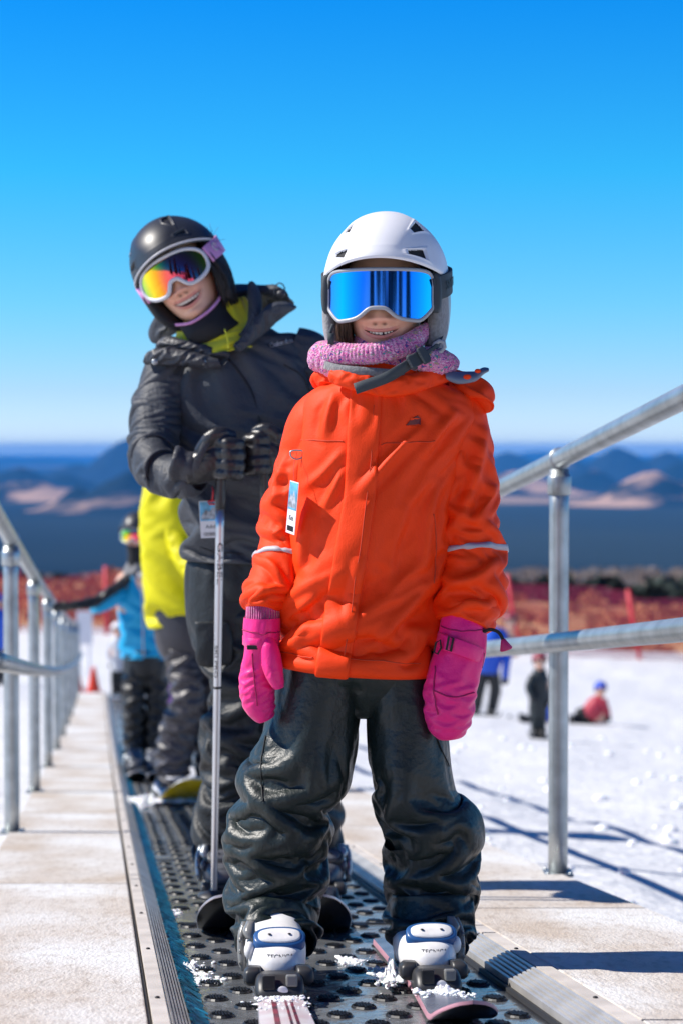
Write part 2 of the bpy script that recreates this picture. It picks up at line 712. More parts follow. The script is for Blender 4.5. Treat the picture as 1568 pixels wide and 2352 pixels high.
# loose lumps on the slope to the right
rs = np.random.RandomState(3)
mb = MB()
for k in range(420):
    Y = 4.5 + 22 * rs.rand() ** 1.6
    u = 1.05 + rs.rand() * (1.2 + 0.25 * Y)
    X = -0.038 + u + SX * (Y - KY)
    r = 0.006 + 0.022 * rs.rand() ** 3 * (1 + Y * 0.04)
    z = float(snow_z(np.array(X), np.array(Y)))
    n = 5
    b0 = mb.n
    mb.ball((X, Y, z + r * 0.2), r * rs.uniform(0.8, 1.5), r * rs.uniform(0.8, 1.5), r * 0.7, n)
    mb.v[-1] = mb.v[-1] + 0
o = mb.build('snow_lumps', M_snow2)
tag(o, kind='stuff', label='small lumps of loose snow scattered over the groomed slope', cat='snow')

# ================================================================== dry bench, plain, hills
def color_ramp_mat(name, stops, scale, vec=(1, 1, 1), rough=0.95, detail=6, dist=0.0):
    m = mat(name, (0.1, 0.1, 0.1), rough, spec=0.1)
    nt = m.node_tree
    b = nt.nodes['Principled BSDF']
    tc = nt.nodes.new('ShaderNodeTexCoord')
    mp = nt.nodes.new('ShaderNodeMapping')
    mp.inputs['Scale'].default_value = vec
    nt.links.new(tc.outputs['Object'], mp.inputs['Vector'])
    n = nt.nodes.new('ShaderNodeTexNoise')
    n.inputs['Scale'].default_value = scale
    n.inputs['Detail'].default_value = detail
    n.inputs['Distortion'].default_value = dist
    nt.links.new(mp.outputs['Vector'], n.inputs['Vector'])
    r = nt.nodes.new('ShaderNodeValToRGB')
    els = r.color_ramp.elements
    while len(els) < len(stops):
        els.new(0.5)
    for e, (p, c) in zip(els, stops):
        e.position = p
        e.color = (*c, 1)
    nt.links.new(n.outputs['Fac'], r.inputs['Fac'])
    nt.links.new(r.outputs['Color'], b.inputs['Base Color'])
    return m


M_dry = color_ramp_mat('dry_grass_ground', [(0.3, (0.24, 0.09, 0.04)), (0.5, (0.50, 0.27, 0.13)), (0.68, (0.75, 0.52, 0.28))],
                       0.35, (1, 0.4, 1))


def bench_z(X, Y):
    base = -6.35 - 0.035 * np.clip(X, -30, 30)
    p = np.stack([X, Y, 0 * X], -1)
    z = base + 0.012 * (Y - 66) + 0.5 * vnoise(p * 0.16, 2, 3)
    drop = np.maximum(0, Y - 96)
    return np.maximum(z - 0.25 * drop - 0.0008 * drop**2, -301.0) - 0.6 * np.clip((68 - Y) / 5, 0, 1)


sheet('dry_hillside', np.linspace(-160, 160, 120), np.concatenate([np.linspace(63, 110, 48), np.linspace(114, 900, 60)]), bench_z, M_dry)
M_plain = color_ramp_mat('forested_plain', [(0.36, (0.006, 0.013, 0.016)), (0.56, (0.030, 0.042, 0.036)), (0.60, (0.36, 0.24, 0.16)), (0.8, (0.42, 0.29, 0.2))],
                         0.00022, (0.8, 0.55, 1))
PZ = -300.0
sheet('forest_plain', np.linspace(-60000, 60000, 40), np.concatenate([np.linspace(-3000, 10000, 20), np.linspace(11000, 90000, 40)]),
      lambda X, Y: np.full_like(X, PZ), M_plain)


def hill(name, peaks, Y, m, spread=1.0, seed=0, n=170, rough=0.10):
    """one hill or ridge standing on the plain; peaks: (px, py, half width in picture units)"""
    pts = [(P(px, py, Y), hw * Y / F) for px, py, hw in peaks]
    x0 = min(p[0] - 2.6 * w for p, w in pts)
    x1 = max(p[0] + 2.6 * w for p, w in pts)
    dmax = max(w for p, w in pts) * 2.2 * spread
    xs, ys = np.linspace(x0, x1, n), np.linspace(Y - dmax, Y + dmax, 60)
    X, YY = np.meshgrid(xs, ys)
    H = np.zeros_like(X)
    for p, w in pts:
        h = p[2] - PZ
        d = np.sqrt(((X - p[0]) / w) ** 2 + ((YY - Y) / (w * spread)) ** 2)
        H = np.maximum(H, h * np.exp(-0.9 * d ** 1.55) )
    q = np.stack([X, YY, 0 * X], -1) / (dmax * 0.35)
    H = H * (1 + rough * vnoise(q * 2.2, seed, 4))
    mb = MB()
    mb.grid(np.stack([X, YY, PZ - 12 + H], -1), closed=False)
    o = mb.build(name, m)
    tag(o, kind='structure')


def hill_mat(name, forest, bare, scale, lo=0.5):
    return color_ramp_mat(name, [(0.0, forest), (lo, forest), (lo + 0.05, bare), (1.0, bare)], scale, (1, 1, 2.5))


F1, B1 = (0.012, 0.022, 0.024), (0.50, 0.32, 0.22)
M_h1 = hill_mat('forested_hill', F1, B1, 0.0009, 0.555)
M_h2 = hill_mat('grassy_hill', F1, B1, 0.0013, 0.47)
M_h3 = hill_mat('distant_hill', (0.02, 0.03, 0.035), (0.2, 0.15, 0.12), 0.0006, 0.66)
hill('hill', [(310, 1082, 120), (180, 1112, 60)], 9500, M_h1, 1.0, 1)
hill('hill', [(60, 1098, 110), (-60, 1090, 90)], 11500, M_h2, 0.9, 2)
hill('hill', [(1500, 1075, 110), (1620, 1092, 90)], 10500, M_h2, 1.0, 3)
hill('hill', [(1180, 1072, 110)], 13000, M_h1, 1.0, 4)
hill('hill', [(290, 1014, 85), (180, 1062, 90), (400, 1058, 90)], 19000, M_h3, 1.2, 5)
hill('hill', [(1425, 1020, 80), (1310, 1050, 70), (1530, 1040, 90)], 19000, M_h3, 1.2, 6)
hill('hill', [(1165, 1040, 90), (1060, 1046, 90)], 22000, M_h3, 1.2, 7)
hill('hill', [(40, 1070, 90), (150, 1086, 70)], 14500, M_h1, 1.0, 9)
hill('hill', [(1560, 1058, 70), (1360, 1072, 60)], 14500, M_h1, 1.0, 10)
hill('mountain_range', [(-60, 1044, 160), (90, 1050, 120), (600, 1048, 200), (900, 1046, 200), (1250, 1036, 130), (1590, 1034, 130)], 38000, M_h3, 1.0, 8, n=260)


# ------------------------------------------------------------------ woods at the foot of the bench
def leaf_cloud(mb, c, r, h, n, size, rs, cone=False, mat=0):
    t = rs.rand(n)
    a = rs.rand(n) * 6.283
    rad = np.sqrt(rs.rand(n)) * r * ((1 - t) * 0.95 + 0.08 if cone else np.sqrt(np.clip(1 - (2 * t - 1) ** 2, 0.1, 1)))
    p = np.stack([c[0] + rad * np.cos(a), c[1] + rad * np.sin(a), c[2] + t * h], -1)
    d1 = nrm(rs.normal(size=(n, 3))) * size * (0.6 + 0.8 * rs.rand(n, 1))
    d2 = nrm(np.cross(d1, rs.normal(size=(n, 3)))) * size * (0.4 + 0.5 * rs.rand(n, 1))
    vs = np.stack([p - d1, p + d2, p + d1, p - d2], 1).reshape(-1, 3)
    mb.add(vs, np.arange(4 * n).reshape(-1, 4), mat)


M_pine = mat('dark_conifer', (0.018, 0.03, 0.024), 0.9, var=0.5, vscale=0.4)
M_aspen = mat('bare_aspen', (0.27, 0.22, 0.19), 0.9, var=0.35, vscale=0.3)
M_scrub = mat('dry_scrub', (0.50, 0.22, 0.09), 0.95, var=0.5, vscale=0.5)
rs = np.random.RandomState(11)
mb = MB()
for k in range(460):
    Y = rs.uniform(112, 190)
    X = rs.uniform(-0.24, 0.24) * Y
    g = float(bench_z(np.array(X), np.array(Y)))
    top = 1.02 - (rs.uniform(0.0665, 0.0725) if X > 0 else rs.uniform(0.0645, 0.070)) * Y
    h = max(3.0, top - g)
    mb.tube([(X, Y, g - 0.3), (X, Y, g + h * 0.8)], [0.16, 0.04], 5)
    leaf_cloud(mb, (X, Y, g + 0.5), 1.5, h - 0.5, 70, 0.55, rs, cone=True)
o = mb.build('conifer_woods', M_pine, smooth=False)
tag(o, 'dark conifer woods just beyond the dry hillside', 'woods', kind='stuff')
mb = MB()
for k in range(520):
    Y = rs.uniform(290, 430)
    X = rs.uniform(-0.24, 0.24) * Y
    g = float(bench_z(np.array(X), np.array(Y)))
    top = 1.02 - rs.uniform(0.0605, 0.064) * Y - (0.0 if X > 0 else 1.0)
    h = 9.0
    for q in range(2):
        x2 = X + rs.uniform(-1, 1)
        mb.tube([(x2, Y, g - 0.3), (x2 + rs.uniform(-.4, .4), Y, top)], [0.3, 0.1], 4)
    leaf_cloud(mb, (X, Y, top - h), 2.0, h, 70, 0.30, rs)
o = mb.build('aspen_woods', M_aspen, smooth=False)
tag(o, 'pale bare woods lower down the valley side', 'woods', kind='stuff')
mb = MB()
for k in range(420):
    Y = rs.uniform(64.5, 94)
    X = rs.uniform(-0.22, 0.22) * Y
    g = float(bench_z(np.array(X), np.array(Y)))
    s = rs.uniform(0.35, 0.9)
    leaf_cloud(mb, (X, Y, g - 0.1), s * 0.9, s * rs.uniform(0.6, 1.1), 46, 0.16, rs)
o = mb.build('dry_scrub', M_scrub, smooth=False)
tag(o, 'rusty brown dry scrub on the slope behind the red net', 'scrub', kind='stuff')

# ------------------------------------------------------------------ air
M_haze = bpy.data.materials.new('haze')
M_haze.use_nodes = True
nt = M_haze.node_tree
for n in list(nt.nodes):
    if n.type != 'OUTPUT_MATERIAL':
        nt.nodes.remove(n)
pv = nt.nodes.new('ShaderNodeVolumePrincipled')
pv.inputs['Color'].default_value = (0.045, 0.38, 1.0, 1)
pv.inputs['Density'].default_value = 3.0e-5
pv.inputs['Anisotropy'].default_value = 0.0
nt.links.new(pv.outputs['Volume'], nt.nodes['Material Output'].inputs['Volume'])
mb = MB()
mb.box((0, 27500, (PZ - 15 + 90) / 2), (40000, 30900, (90 - PZ + 15) / 2))
o = mb.build('haze', M_haze, smooth=False)
tag(o, kind='stuff')

# ================================================================== red net along the end of the slope
M_net = mat('red_net', (0.52, 0.04, 0.11), 0.7)
nt = M_net.node_tree
tc = nt.nodes.new('ShaderNodeTexCoord')
def _band(axis, scale):
    w = nt.nodes.new('ShaderNodeTexWave')
    w.bands_direction = axis
    w.inputs['Scale'].default_value = scale
    nt.links.new(tc.outputs['Object'], w.inputs['Vector'])
    g = nt.nodes.new('ShaderNodeMath')
    g.operation = 'GREATER_THAN'
    g.inputs[1].default_value = 0.86
    nt.links.new(w.outputs['Fac'], g.inputs[0])
    return g.outputs[0]
mxm = nt.nodes.new('ShaderNodeMath')
mxm.operation = 'MAXIMUM'
nt.links.new(_band('X', 3.2), mxm.inputs[0])
nt.links.new(_band('Z', 3.2), mxm.inputs[1])
nt.links.new(mxm.outputs[0], nt.nodes['Principled BSDF'].inputs['Alpha'])
M_redpole = mat('red_pole', (0.62, 0.03, 0.05), 0.5)


def net_fence(x0, x1, rows, label, tilt):
    root = empty('net_fence', P(x0, rows[0][1], 63))
    X0, X1 = P(x0, 1400, 63)[0], P(x1, 1400, 63)[0]
    n = 60
    xs = np.linspace(X0, X1, n)
    g = snow_z(xs, np.full(n, 63.0)) - 0.05
    pxs = 784 + xs / 63 * F
    top = np.interp(pxs, [r[0] for r in rows], [1.02 - (r[1] - HOR) / F * 63 for r in rows])
    sag = 0.08 * np.cos(xs * 1.7)
    V = np.stack([np.stack([xs, 63 + 0.12 * np.sin(xs * 2.3 + t * 2), g + (top + sag * t - g) * t], -1) for t in np.linspace(0, 1, 8)], 0)
    mb = MB()
    mb.grid(V, closed=False)
    mb.build('net', M_net, root)
    for px, lean in tilt:
        x = P(px, 1400, 62.8)[0]
        gz = float(snow_z(np.array(x), np.array(62.8)))
        tz = float(np.interp(px, [r[0] for r in rows], [1.02 - (r[1] - HOR) / F * 63 for r in rows])) + 0.25
        mb = MB()
        mb.tube([(x, 62.8, gz - 0.1), (x - lean, 62.9, tz)], 0.07, 8)
        mb.build('pole', M_redpole, root)
    tag(root, label, 'net fence', 'red safety nets closing the end of the slope')


net_fence(640, 2500, [(640, 1340), (1160, 1332), (1300, 1350), (1420, 1348), (1470, 1372), (1700, 1392), (2500, 1420)],
          'long red safety net strung between poles right of the girl in orange', [(760, 0.2), (960, 0.2), (1195, 0.45), (1470, 0.4), (1750, 0.3), (2050, 0.3), (2350, 0.3)])
net_fence(-900, 600, [(-900, 1300), (-120, 1325), (100, 1322), (250, 1318), (600, 1330)],
          'red safety net behind the blue jacket, seen between the handrail posts', [(-760, 0.1), (-480, 0.1), (-220, 0.1), (40, 0.0), (246, 0.05), (470, 0.1)])

# ================================================================== conveyor
M_belt = mat('wet_conveyor_rubber', (0.15, 0.16, 0.17), 0.18, spec=0.8, var=0.35, vscale=3.2, bump=[('noise', 5.0, 0.012), ('noise', 22, 0.003)])
M_grip = mat('grip_rubber', (0.014, 0.016, 0.019), 0.4, spec=0.4)
U0, U1 = -0.275, 0.318
Ys = np.concatenate([np.linspace(1.2, 8, 120), np.linspace(8.2, Y_END, 80)])


def sweep(mb, prof, Ys, mat=0, close=True):
    """prof: (u, dz) outline carried along the slope"""
    V = np.array([[belt_pt(u, Y, dz) for u, dz in prof] for Y in Ys])
    mb.grid(V, closed=close, cap0=close, cap1=close, mat=mat)


broot = empty('conveyor_belt', belt_pt(0, 1.2, -0.12))
mb = MB()
us = np.linspace(U0, U1, 30)
sweep(mb, [(u, 0.0) for u in us] + [(U1, -0.06), (U0, -0.06)], Ys)
mb.build('belt', M_belt, broot)
mb = MB()
rs = np.random.RandomState(4)
pitch_u, pitch_y = 0.100, 0.180
k = 0
Y = 2.4
while Y < 13.5:
    off = 0.5 * pitch_u if k % 2 else 0.0
    for c in range(6):
        u = U0 + 0.055 + off + c * pitch_u
        if u > U1 - 0.03: continue
        if rs.rand() < .05: continue
        u = u + rs.normal() * .0016
        # an oval dish holding rows of studs
        a = np.linspace(0, 2 * math.pi, 18, endpoint=False)
        ring = lambda s, dz: np.array([belt_pt(u + 0.0200 * s * math.cos(t), Y + 0.0285 * s * math.sin(t), dz) for t in a])
        mb.grid(np.stack([ring(1.12, 0.0006), ring(1.0, 0.0042), ring(0.9, 0.0028), ring(0.4, 0.0026)], 0), cap1=True)
        if Y < 8.5:
            for sx in range(-3, 4):
                for sy in range(-3, 4):
                    if (sx / 3.4) ** 2 + (sy / 3.3) ** 2 < 0.85:
                        c0 = belt_pt(u + sx * 0.0052, Y + sy * 0.0080, 0.0026)
                        b0, b1, hh = 0.0023, 0.0015, 0.0036
                        q = [(-1, -1), (1, -1), (1, 1), (-1, 1)]
                        vs = [c0 + np.array([x * b0, y * b0 * 1.3, 0]) for x, y in q] + [c0 + np.array([x * b1, y * b1 * 1.3, hh]) for x, y in q]
                        mb.add(vs, [(4, 5, 6, 7), (0, 1, 5, 4), (1, 2, 6, 5), (2, 3, 7, 6), (3, 0, 4, 7)])
    Y += pitch_y / 2
    k += 1
mb.build('grip_ovals', M_grip, broot, smooth=False)
Y = 2.9
while Y < Y_END:                                          # belt joints
    mb = MB()
    V = np.array([[belt_pt(u, Y + d, h) for u in np.linspace(U0, U1, 12)] for d, h in ((0, 0.0005), (0.004, 0.004), (0.012, 0.004), (0.016, 0.0005))])
    mb.grid(V, closed=False)
    mb.build('belt_joint', M_grip, broot)
    Y += 1.7
tag(broot, 'dark wet rubber conveyor belt with studded ovals carrying the skiers', 'conveyor belt')


def edge_rail(sgn, label):
    root = empty('edge_rail', belt_pt(sgn * 0.35, 1.2, 0))
    if sgn < 0:
        g0, g1, s1, d1 = -0.281, -0.317, -0.346, -0.352
    else:
        g0, g1, s1, d1 = 0.330, 0.381, 0.414, 0.420
    pr = []
    nrib = 6
    for k in range(nrib):
        u0 = g0 + (g1 - g0) * k / nrib
        w = (g1 - g0) / nrib
        h = 0.018 + 0.020 * (k / (nrib - 1))
        pr += [(u0 + w * 0.08, h), (u0 + w * 0.7, h + 0.0015), (u0 + w * 0.78, h - 0.0045), (u0 + w * 0.98, h - 0.0045)]
    pr += [(g1, -0.06), (g0, -0.06)]
    cut = 5.28 if sgn < 0 else 4.12
    for a, b in ((1.2, cut), (cut + 0.012, cut + 0.13), (cut + 0.142, Y_END)):
        mb = MB()
        yy = np.linspace(a, b, max(3, int((b - a) * 12)))
        sweep(mb, pr, yy)
        mb.build('ribbed_profile', M_alu, root, smooth=False)
    mb = MB()
    lo, hi = min(g1, s1), max(g1, s1)
    for a, b in ((1.2, cut), (cut + 0.012, cut + 0.13), (cut + 0.142, Y_END)):
        yy = np.linspace(a, b, max(3, int((b - a) * 8)))
        sweep(mb, [(lo + 0.002, 0.040), (hi - 0.002, 0.040), (hi - 0.002, -0.06), (lo + 0.002, -0.06)], yy)
    mb.build('edge_strip', M_strip, root, smooth=False)
    for Yb in np.arange(2.62, 14, 0.62):
        mb = MB()
        mb.ball(belt_pt((lo + hi) / 2, Yb, 0.0415), 0.0045, 0.0045, 0.002, 6)
        mb.build('screw_head', M_dark, root)
    mb = MB()
    lo, hi = min(s1, d1), max(s1, d1)
    sweep(mb, [(lo + 0.0, 0.026), (hi, 0.026), (hi, -0.06), (lo, -0.06)], Ys)
    if sgn > 0:
        sweep(mb, [(0.3185, 0.006), (0.3295, 0.006), (0.3295, -0.06), (0.3185, -0.06)], Ys)
    mb.build('gap_seal', M_dark, root)
    tag(root, label, 'edge rail')
    return root


lr = edge_rail(-1, 'ribbed aluminium edge rail with blue bristles left of the belt')
edge_rail(1, 'ribbed aluminium edge rail between the belt and the right boards')
mb = MB()
rs = np.random.RandomState(6)
Y = 1.5
while Y < 16:                                             # bristles along the left edge of the belt
    for q in range(3):
        u = -0.279 + rs.uniform(-0.004, 0.004)
        p0 = belt_pt(u, Y + rs.uniform(-.01, .01), 0.022 + rs.uniform(-0.004, 0.006))
        L = rs.uniform(0.020, 0.032)
        p1 = belt_pt(u + L, Y + rs.uniform(-0.015, 0.015), rs.uniform(0.001, 0.010))
        w = np.array([0, rs.uniform(0.002, 0.004), 0.0])
        mb.add([p0 - w, p0 + w, p1 + w * 1.3, p1 - w * 1.3], [(0, 1, 2, 3)])
    Y += 0.005 + 0.0008 * Y
mb.build('bristles', M_brush, lr, smooth=False)['kind'] = 'stuff'


def boards(u0, u1, joints, side, dz):
    for k in range(len(joints) - 1):
        a, b = joints[k] + 0.006, joints[k + 1] - 0.006
        mb = MB()
        yy = np.linspace(a, b, 12)
        sweep(mb, [(u0, dz), (u1, dz), (u1, dz - 0.06), (u0, dz - 0.06)], yy)
        o = mb.build('deck_board', M_deck, None, smooth=False, bevel=0.003, origin=belt_pt((u0 + u1) / 2, a, dz - 0.06))
        j = k
        yield o


names_l = ['nearest left deck board with brown wear along its outer side',
           'left deck board between the two joints beside the first rail post',
           'left deck board beside the snowboarder in the yellow jacket',
           'left deck board beside the skier in the blue jacket',
           'left deck board past the blue jacket, third from the far end',
           'left deck board second from the far end', 'farthest left deck board reaching the orange cone']
jl = [1.2, 2.42, 5.21, 8.02, 10.8, 13.7, 19.0, 24.5, Y_END]
names_l = ['left deck board at the very bottom of the frame, ahead of the first joint'] + names_l
for o, l in zip(boards(-0.755, -0.353, jl, 'left', 0.036), names_l):
    tag(o, l, 'deck board', 'walkway boards beside the belt')
jr = [1.2, 3.05, 4.63, 7.3, 10.0, 13.0, 19.0, Y_END]
names_r = ['right deck board nearest the camera, under the broad shadow',
           'right deck board beside the front skis, below the black joint line',
           'right deck board carrying the bolted rail post', 'right deck board seen between the legs of the girl in orange',
           'right deck board hidden mostly behind the dark trousers, fourth along', 'right deck board farther down behind the two front skiers',
           'last right deck board at the far end of the belt']
for o, l in zip(boards(0.421, 0.872, jr, 'right', 0.036), names_r):
    tag(o, l, 'deck board', 'walkway boards beside the belt')
# substructure under the boards
mb = MB()
sweep(mb, [(-0.74, -0.03), (0.86, -0.03), (0.86, -0.3), (-0.74, -0.3)], Ys)
o = mb.build('support_platform', mat('dark_timber', (0.05, 0.045, 0.04), 0.9))
tag(o, 'dark timber base under the walkway boards and belt', 'platform')


# ================================================================== handrails
def handrail(u, posts, y0, y1, hu, hl, label):
    root = empty('handrail', belt_pt(u, posts[0], 0))
    yy = np.linspace(y0, y1, 40)
    for nm, h, r in (('top_rail', hu, 0.0270), ('middle_rail', hl, 0.0265)):
        mb = MB()
        du = 0.0 if nm == 'top_rail' else (-0.052 if u > 0 else 0.052)
        mb.tube([belt_pt(u + du, Y, h) for Y in yy], r, 20)
        mb.build(nm, M_metal, root)
    for k, Y in enumerate(posts):
        b = belt_pt(u, Y, 0.030)
        tp = belt_pt(u, Y, hu)
        mb = MB()
        n = 10
        mb.tube([b + (tp - b) * t + np.array([0, 0, -0.028 * t]) for t in np.linspace(0, 1, n)], 0.0275, 20)
        p = mb.build('post', M_metal, root)
        if Y < 16:
            mb = MB()                                       # socket and ring clamp that holds the rail
            c = belt_pt(u, Y, hu)
            mb.tube([c + np.array([0, 0, z]) for z in (-0.10, -0.095, -0.05, -0.042)], [0.030, 0.0335, 0.0335, 0.029], 20)
            d = nrm(np.array([SX, 1, -0.1244]))
            mb.tube([c + d * z for z in (-0.016, -0.013, 0.013, 0.016)], [0.0285, 0.0325, 0.0325, 0.0285], 24)
            mb.build('clamp', M_metal, p)
            mb = MB()
            mb.box(b + np.array([0.0, 0, 0.007]), (0.040, 0.040, 0.004))
            for sx in (-1, 1):
                for sy in (-1, 1):
                    mb.ball(b + np.array([0.032 * sx, 0.032 * sy, 0.012]), 0.005, 0.005, 0.004, 6)
            mb.build('foot_plate', M_metal, p, smooth=False)
    tag(root, label, 'handrail')


handrail(0.865, [5.5, 8.0, 10.5, 13.0, 15.5, 18.0, 20.5, 23.0, 25.5, 28.0], 3.1, 28.6, 1.205, 0.685,
         'galvanised two bar handrail along the right edge of the boards')
handrail(-0.743, [7.05, 9.55, 12.05, 14.55, 17.05, 19.55, 22.05, 24.55, 27.05, 29.55], 4.6, 30.0, 1.10, 0.63,
         'galvanised two bar handrail running down the left edge of the boards')

# ================================================================== cones and a white board at the far end
M_cone = mat('orange_cone', (0.75, 0.05, 0.012), 0.5)
M_white = mat('white_panel', (0.78, 0.76, 0.78), 0.6)


def cone(px, py, Y, h, label):
    b = P(px, py, Y)
    root = empty('traffic_cone', b)
    mb = MB()
    mb.tube([b + np.array([0, 0, z]) for z in np.linspace(0.02, h, 8)], np.linspace(h * 0.26, h * 0.06, 8), 20)
    mb.build('cone_body', M_cone, root)
    mb = MB()
    mb.box(b + np.array([0, 0, 0.012]), (h * 0.32, h * 0.32, 0.012))
    mb.build('cone_base', M_cone, root, smooth=False, bevel=0.004)
    tag(root, label, 'traffic cone', 'orange cones at the foot of the belt')


cone(216, 1593, 30.5, 0.42, 'orange traffic cone standing at the end of the left boards')
cone(179, 1588, 33, 0.38, 'orange traffic cone half hidden by the left handrail posts')
r0 = empty('white_board', P(193, 1520, 40))
mb = MB()
mb.box(P(195, 1442, 40), (0.16, 0.02, 0.34))
mb.build('board_panel', M_white, r0, smooth=False, bevel=0.008)
for dx in (-0.10, 0.10):
    mb = MB()
    b = P(195, 1525, 40)
    mb.box(b + np.array([dx, 0.03, 0.2]), (0.02, 0.015, 0.5))
    mb.build('leg', M_white, r0, smooth=False)
tag(r0, 'tall white board standing on the snow beyond the cones', 'board')

# ================================================================== pines and a hut added uphill behind the lens for streaks in the mirror lenses
M_bark = mat('pine_bark', (0.05, 0.035, 0.025), 0.9)


def pine(X, Y, h, label):
    z = float(snow_z(np.array(float(X)), np.array(float(Y))))
    root = empty('added_pine', (X, Y, z))
    mb = MB()
    mb.tube([(X, Y, z - .2), (X, Y, z + h * .5), (X, Y, z + h)], [h * .02, h * .012, .02], 8)
    mb.build('trunk', M_bark, root)
    mb = MB()
    leaf_cloud(mb, (X, Y, z + h * .08), h * .17, h * .92, 700, h * .045, np.random.RandomState(int(abs(X * 7 + Y))), cone=True)
    mb.build('crown', M_pine, root, smooth=False)
    tag(root, label, 'tree', 'unseen pines added for goggle reflections')


for X, Y, h, l in ((-9, -16, 9, 'tall pine added uphill for reflections, nearest the left rail'), (-5.5, -20, 12, 'tallest pine added uphill of the belt for reflections'), (-2.2, -24, 8, 'pine added uphill for reflections, right behind the belt'),
                   (3.2, -15, 8, 'pine added uphill for reflections, just right of the boards'), (6.0, -19, 11, 'broad pine added uphill for reflections, right of the belt'), (10, -17, 9, 'pine added uphill for reflections, at the right edge of the slope'), (14, -13, 10, 'far right pine added uphill for reflections')):
    pine(X, Y, h, l)
hut = empty('added_hut', (0.6, -6.5, float(snow_z(np.array(.6), np.array(-6.5)))))  # unseen hut, added only to be mirrored in the goggles
hx, hy, hz = hut.location
mb = MB(); mb.box((hx, hy, hz + 1.2), (.9, .8, 1.25)); mb.build('wall', mat('dark_siding', (.28, .22, .17), .8, bump=[('z', 12, .01)]), hut, smooth=False)
mb = MB(); mb.box((hx, hy, hz + 2.53), (1.1, 1.0, .07)); mb.build('roof', M_metal, hut, smooth=False)
mb = MB(); mb.box((hx - .25, hy + .81, hz + 1.5), (.35, .015, .35)); mb.build('window', M_white, hut, smooth=False)
mb = MB(); mb.box((hx + .5, hy + .81, hz + 1.0), (.25, .015, .95)); mb.build('door', M_dark, hut, smooth=False)
tag(hut, 'small dark hut added unseen behind the camera for goggle reflections', 'hut')
# ================================================================== shared figure helpers
def rot(yaw=0, roll=0, pitch=0):
    """yaw turns the face to picture left (+), roll leans the crown to picture left (+), pitch drops the chin (+)"""
    Rz = np.array(Matrix.Rotation(R(-yaw), 3, 'Z'))
    Ry = np.array(Matrix.Rotation(R(-roll), 3, 'Y'))
    Rx = np.array(Matrix.Rotation(R(pitch), 3, 'X'))
    return Ry @ Rz @ Rx


class Frame:
    def __init__(s, O, Rm, k=1.0):
        s.O, s.R, s.k = np.asarray(O, float), np.asarray(Rm, float), k

    def __call__(s, L):
        return s.O + (np.asarray(L, float) * s.k) @ s.R.T


def project(V):
    D = np.asarray(V) - np.array([0, 0, CZ])
    x, u, f = D @ _rt, D @ _up, D @ _fw
    return 784 + F * x / f, 1176 - F * u / f


def surf(V, Nn, px, py):
    """row, column, point and normal of the grid surface seen at a picture position"""
    X, Y = project(V)
    face = (Nn * (np.array([0, 0, CZ]) - V)).sum(-1) > 0
    d = (X - px) ** 2 + (Y - py) ** 2 + np.where(face, 0, 1e6)
    i = np.unravel_index(np.argmin(d), d.shape)
    return i[0], i[1], V[i], Nn[i]


def rings(keys, n=40, M=48, fr=None):
    k = np.array(keys, float)
    s = np.concatenate([[0], np.cumsum(np.linalg.norm(np.diff(k[:, :5], axis=0), axis=1))])
    q = spl(s, k, np.linspace(0, s[-1], n))
    a = np.linspace(0, 2 * math.pi, M, endpoint=False)
    c, si = np.cos(a)[None], np.sin(a)[None]
    p = (2 / q[:, 5])[:, None]
    X = q[:, 1:2] + q[:, 3:4] * np.sign(c) * np.abs(c) ** p
    Y = q[:, 2:3] + q[:, 4:5] * np.sign(si) * np.abs(si) ** p
    V = np.stack([X, Y, np.broadcast_to(q[:, 0:1], X.shape)], -1)
    return fr(V) if fr else V


def g2(x, s):
    return np.exp(-0.5 * (x / s) ** 2)


HEADP = np.array([(.1150, .001, .001, .001), (.1135, .018, .02, .022), (.106, .040, .044, .046), (.093, .057, .060, .064), (.070, .070, .078, .084), (.035, .075, .089, .096),
                  (0.0, .0745, .092, .097), (-.03, .072, .0915, .090), (-.055, .066, .0905, .076), (-.078, .057, .0885, .060), (-.095, .047, .085, .050),
                  (-.106, .037, .078, .045), (-.113, .036, .060, .046), (-.120, .044, .040, .055), (-.14, .050, .040, .060), (-.18, .054, .046, .064),
                  (-.215, .068, .055, .075), (-.245, .12, .075, .09), (-.29, .155, .09, .105), (-.38, .15, .10, .10), (-.55, .13, .09, .09), (-.56, .01, .01, .01)])


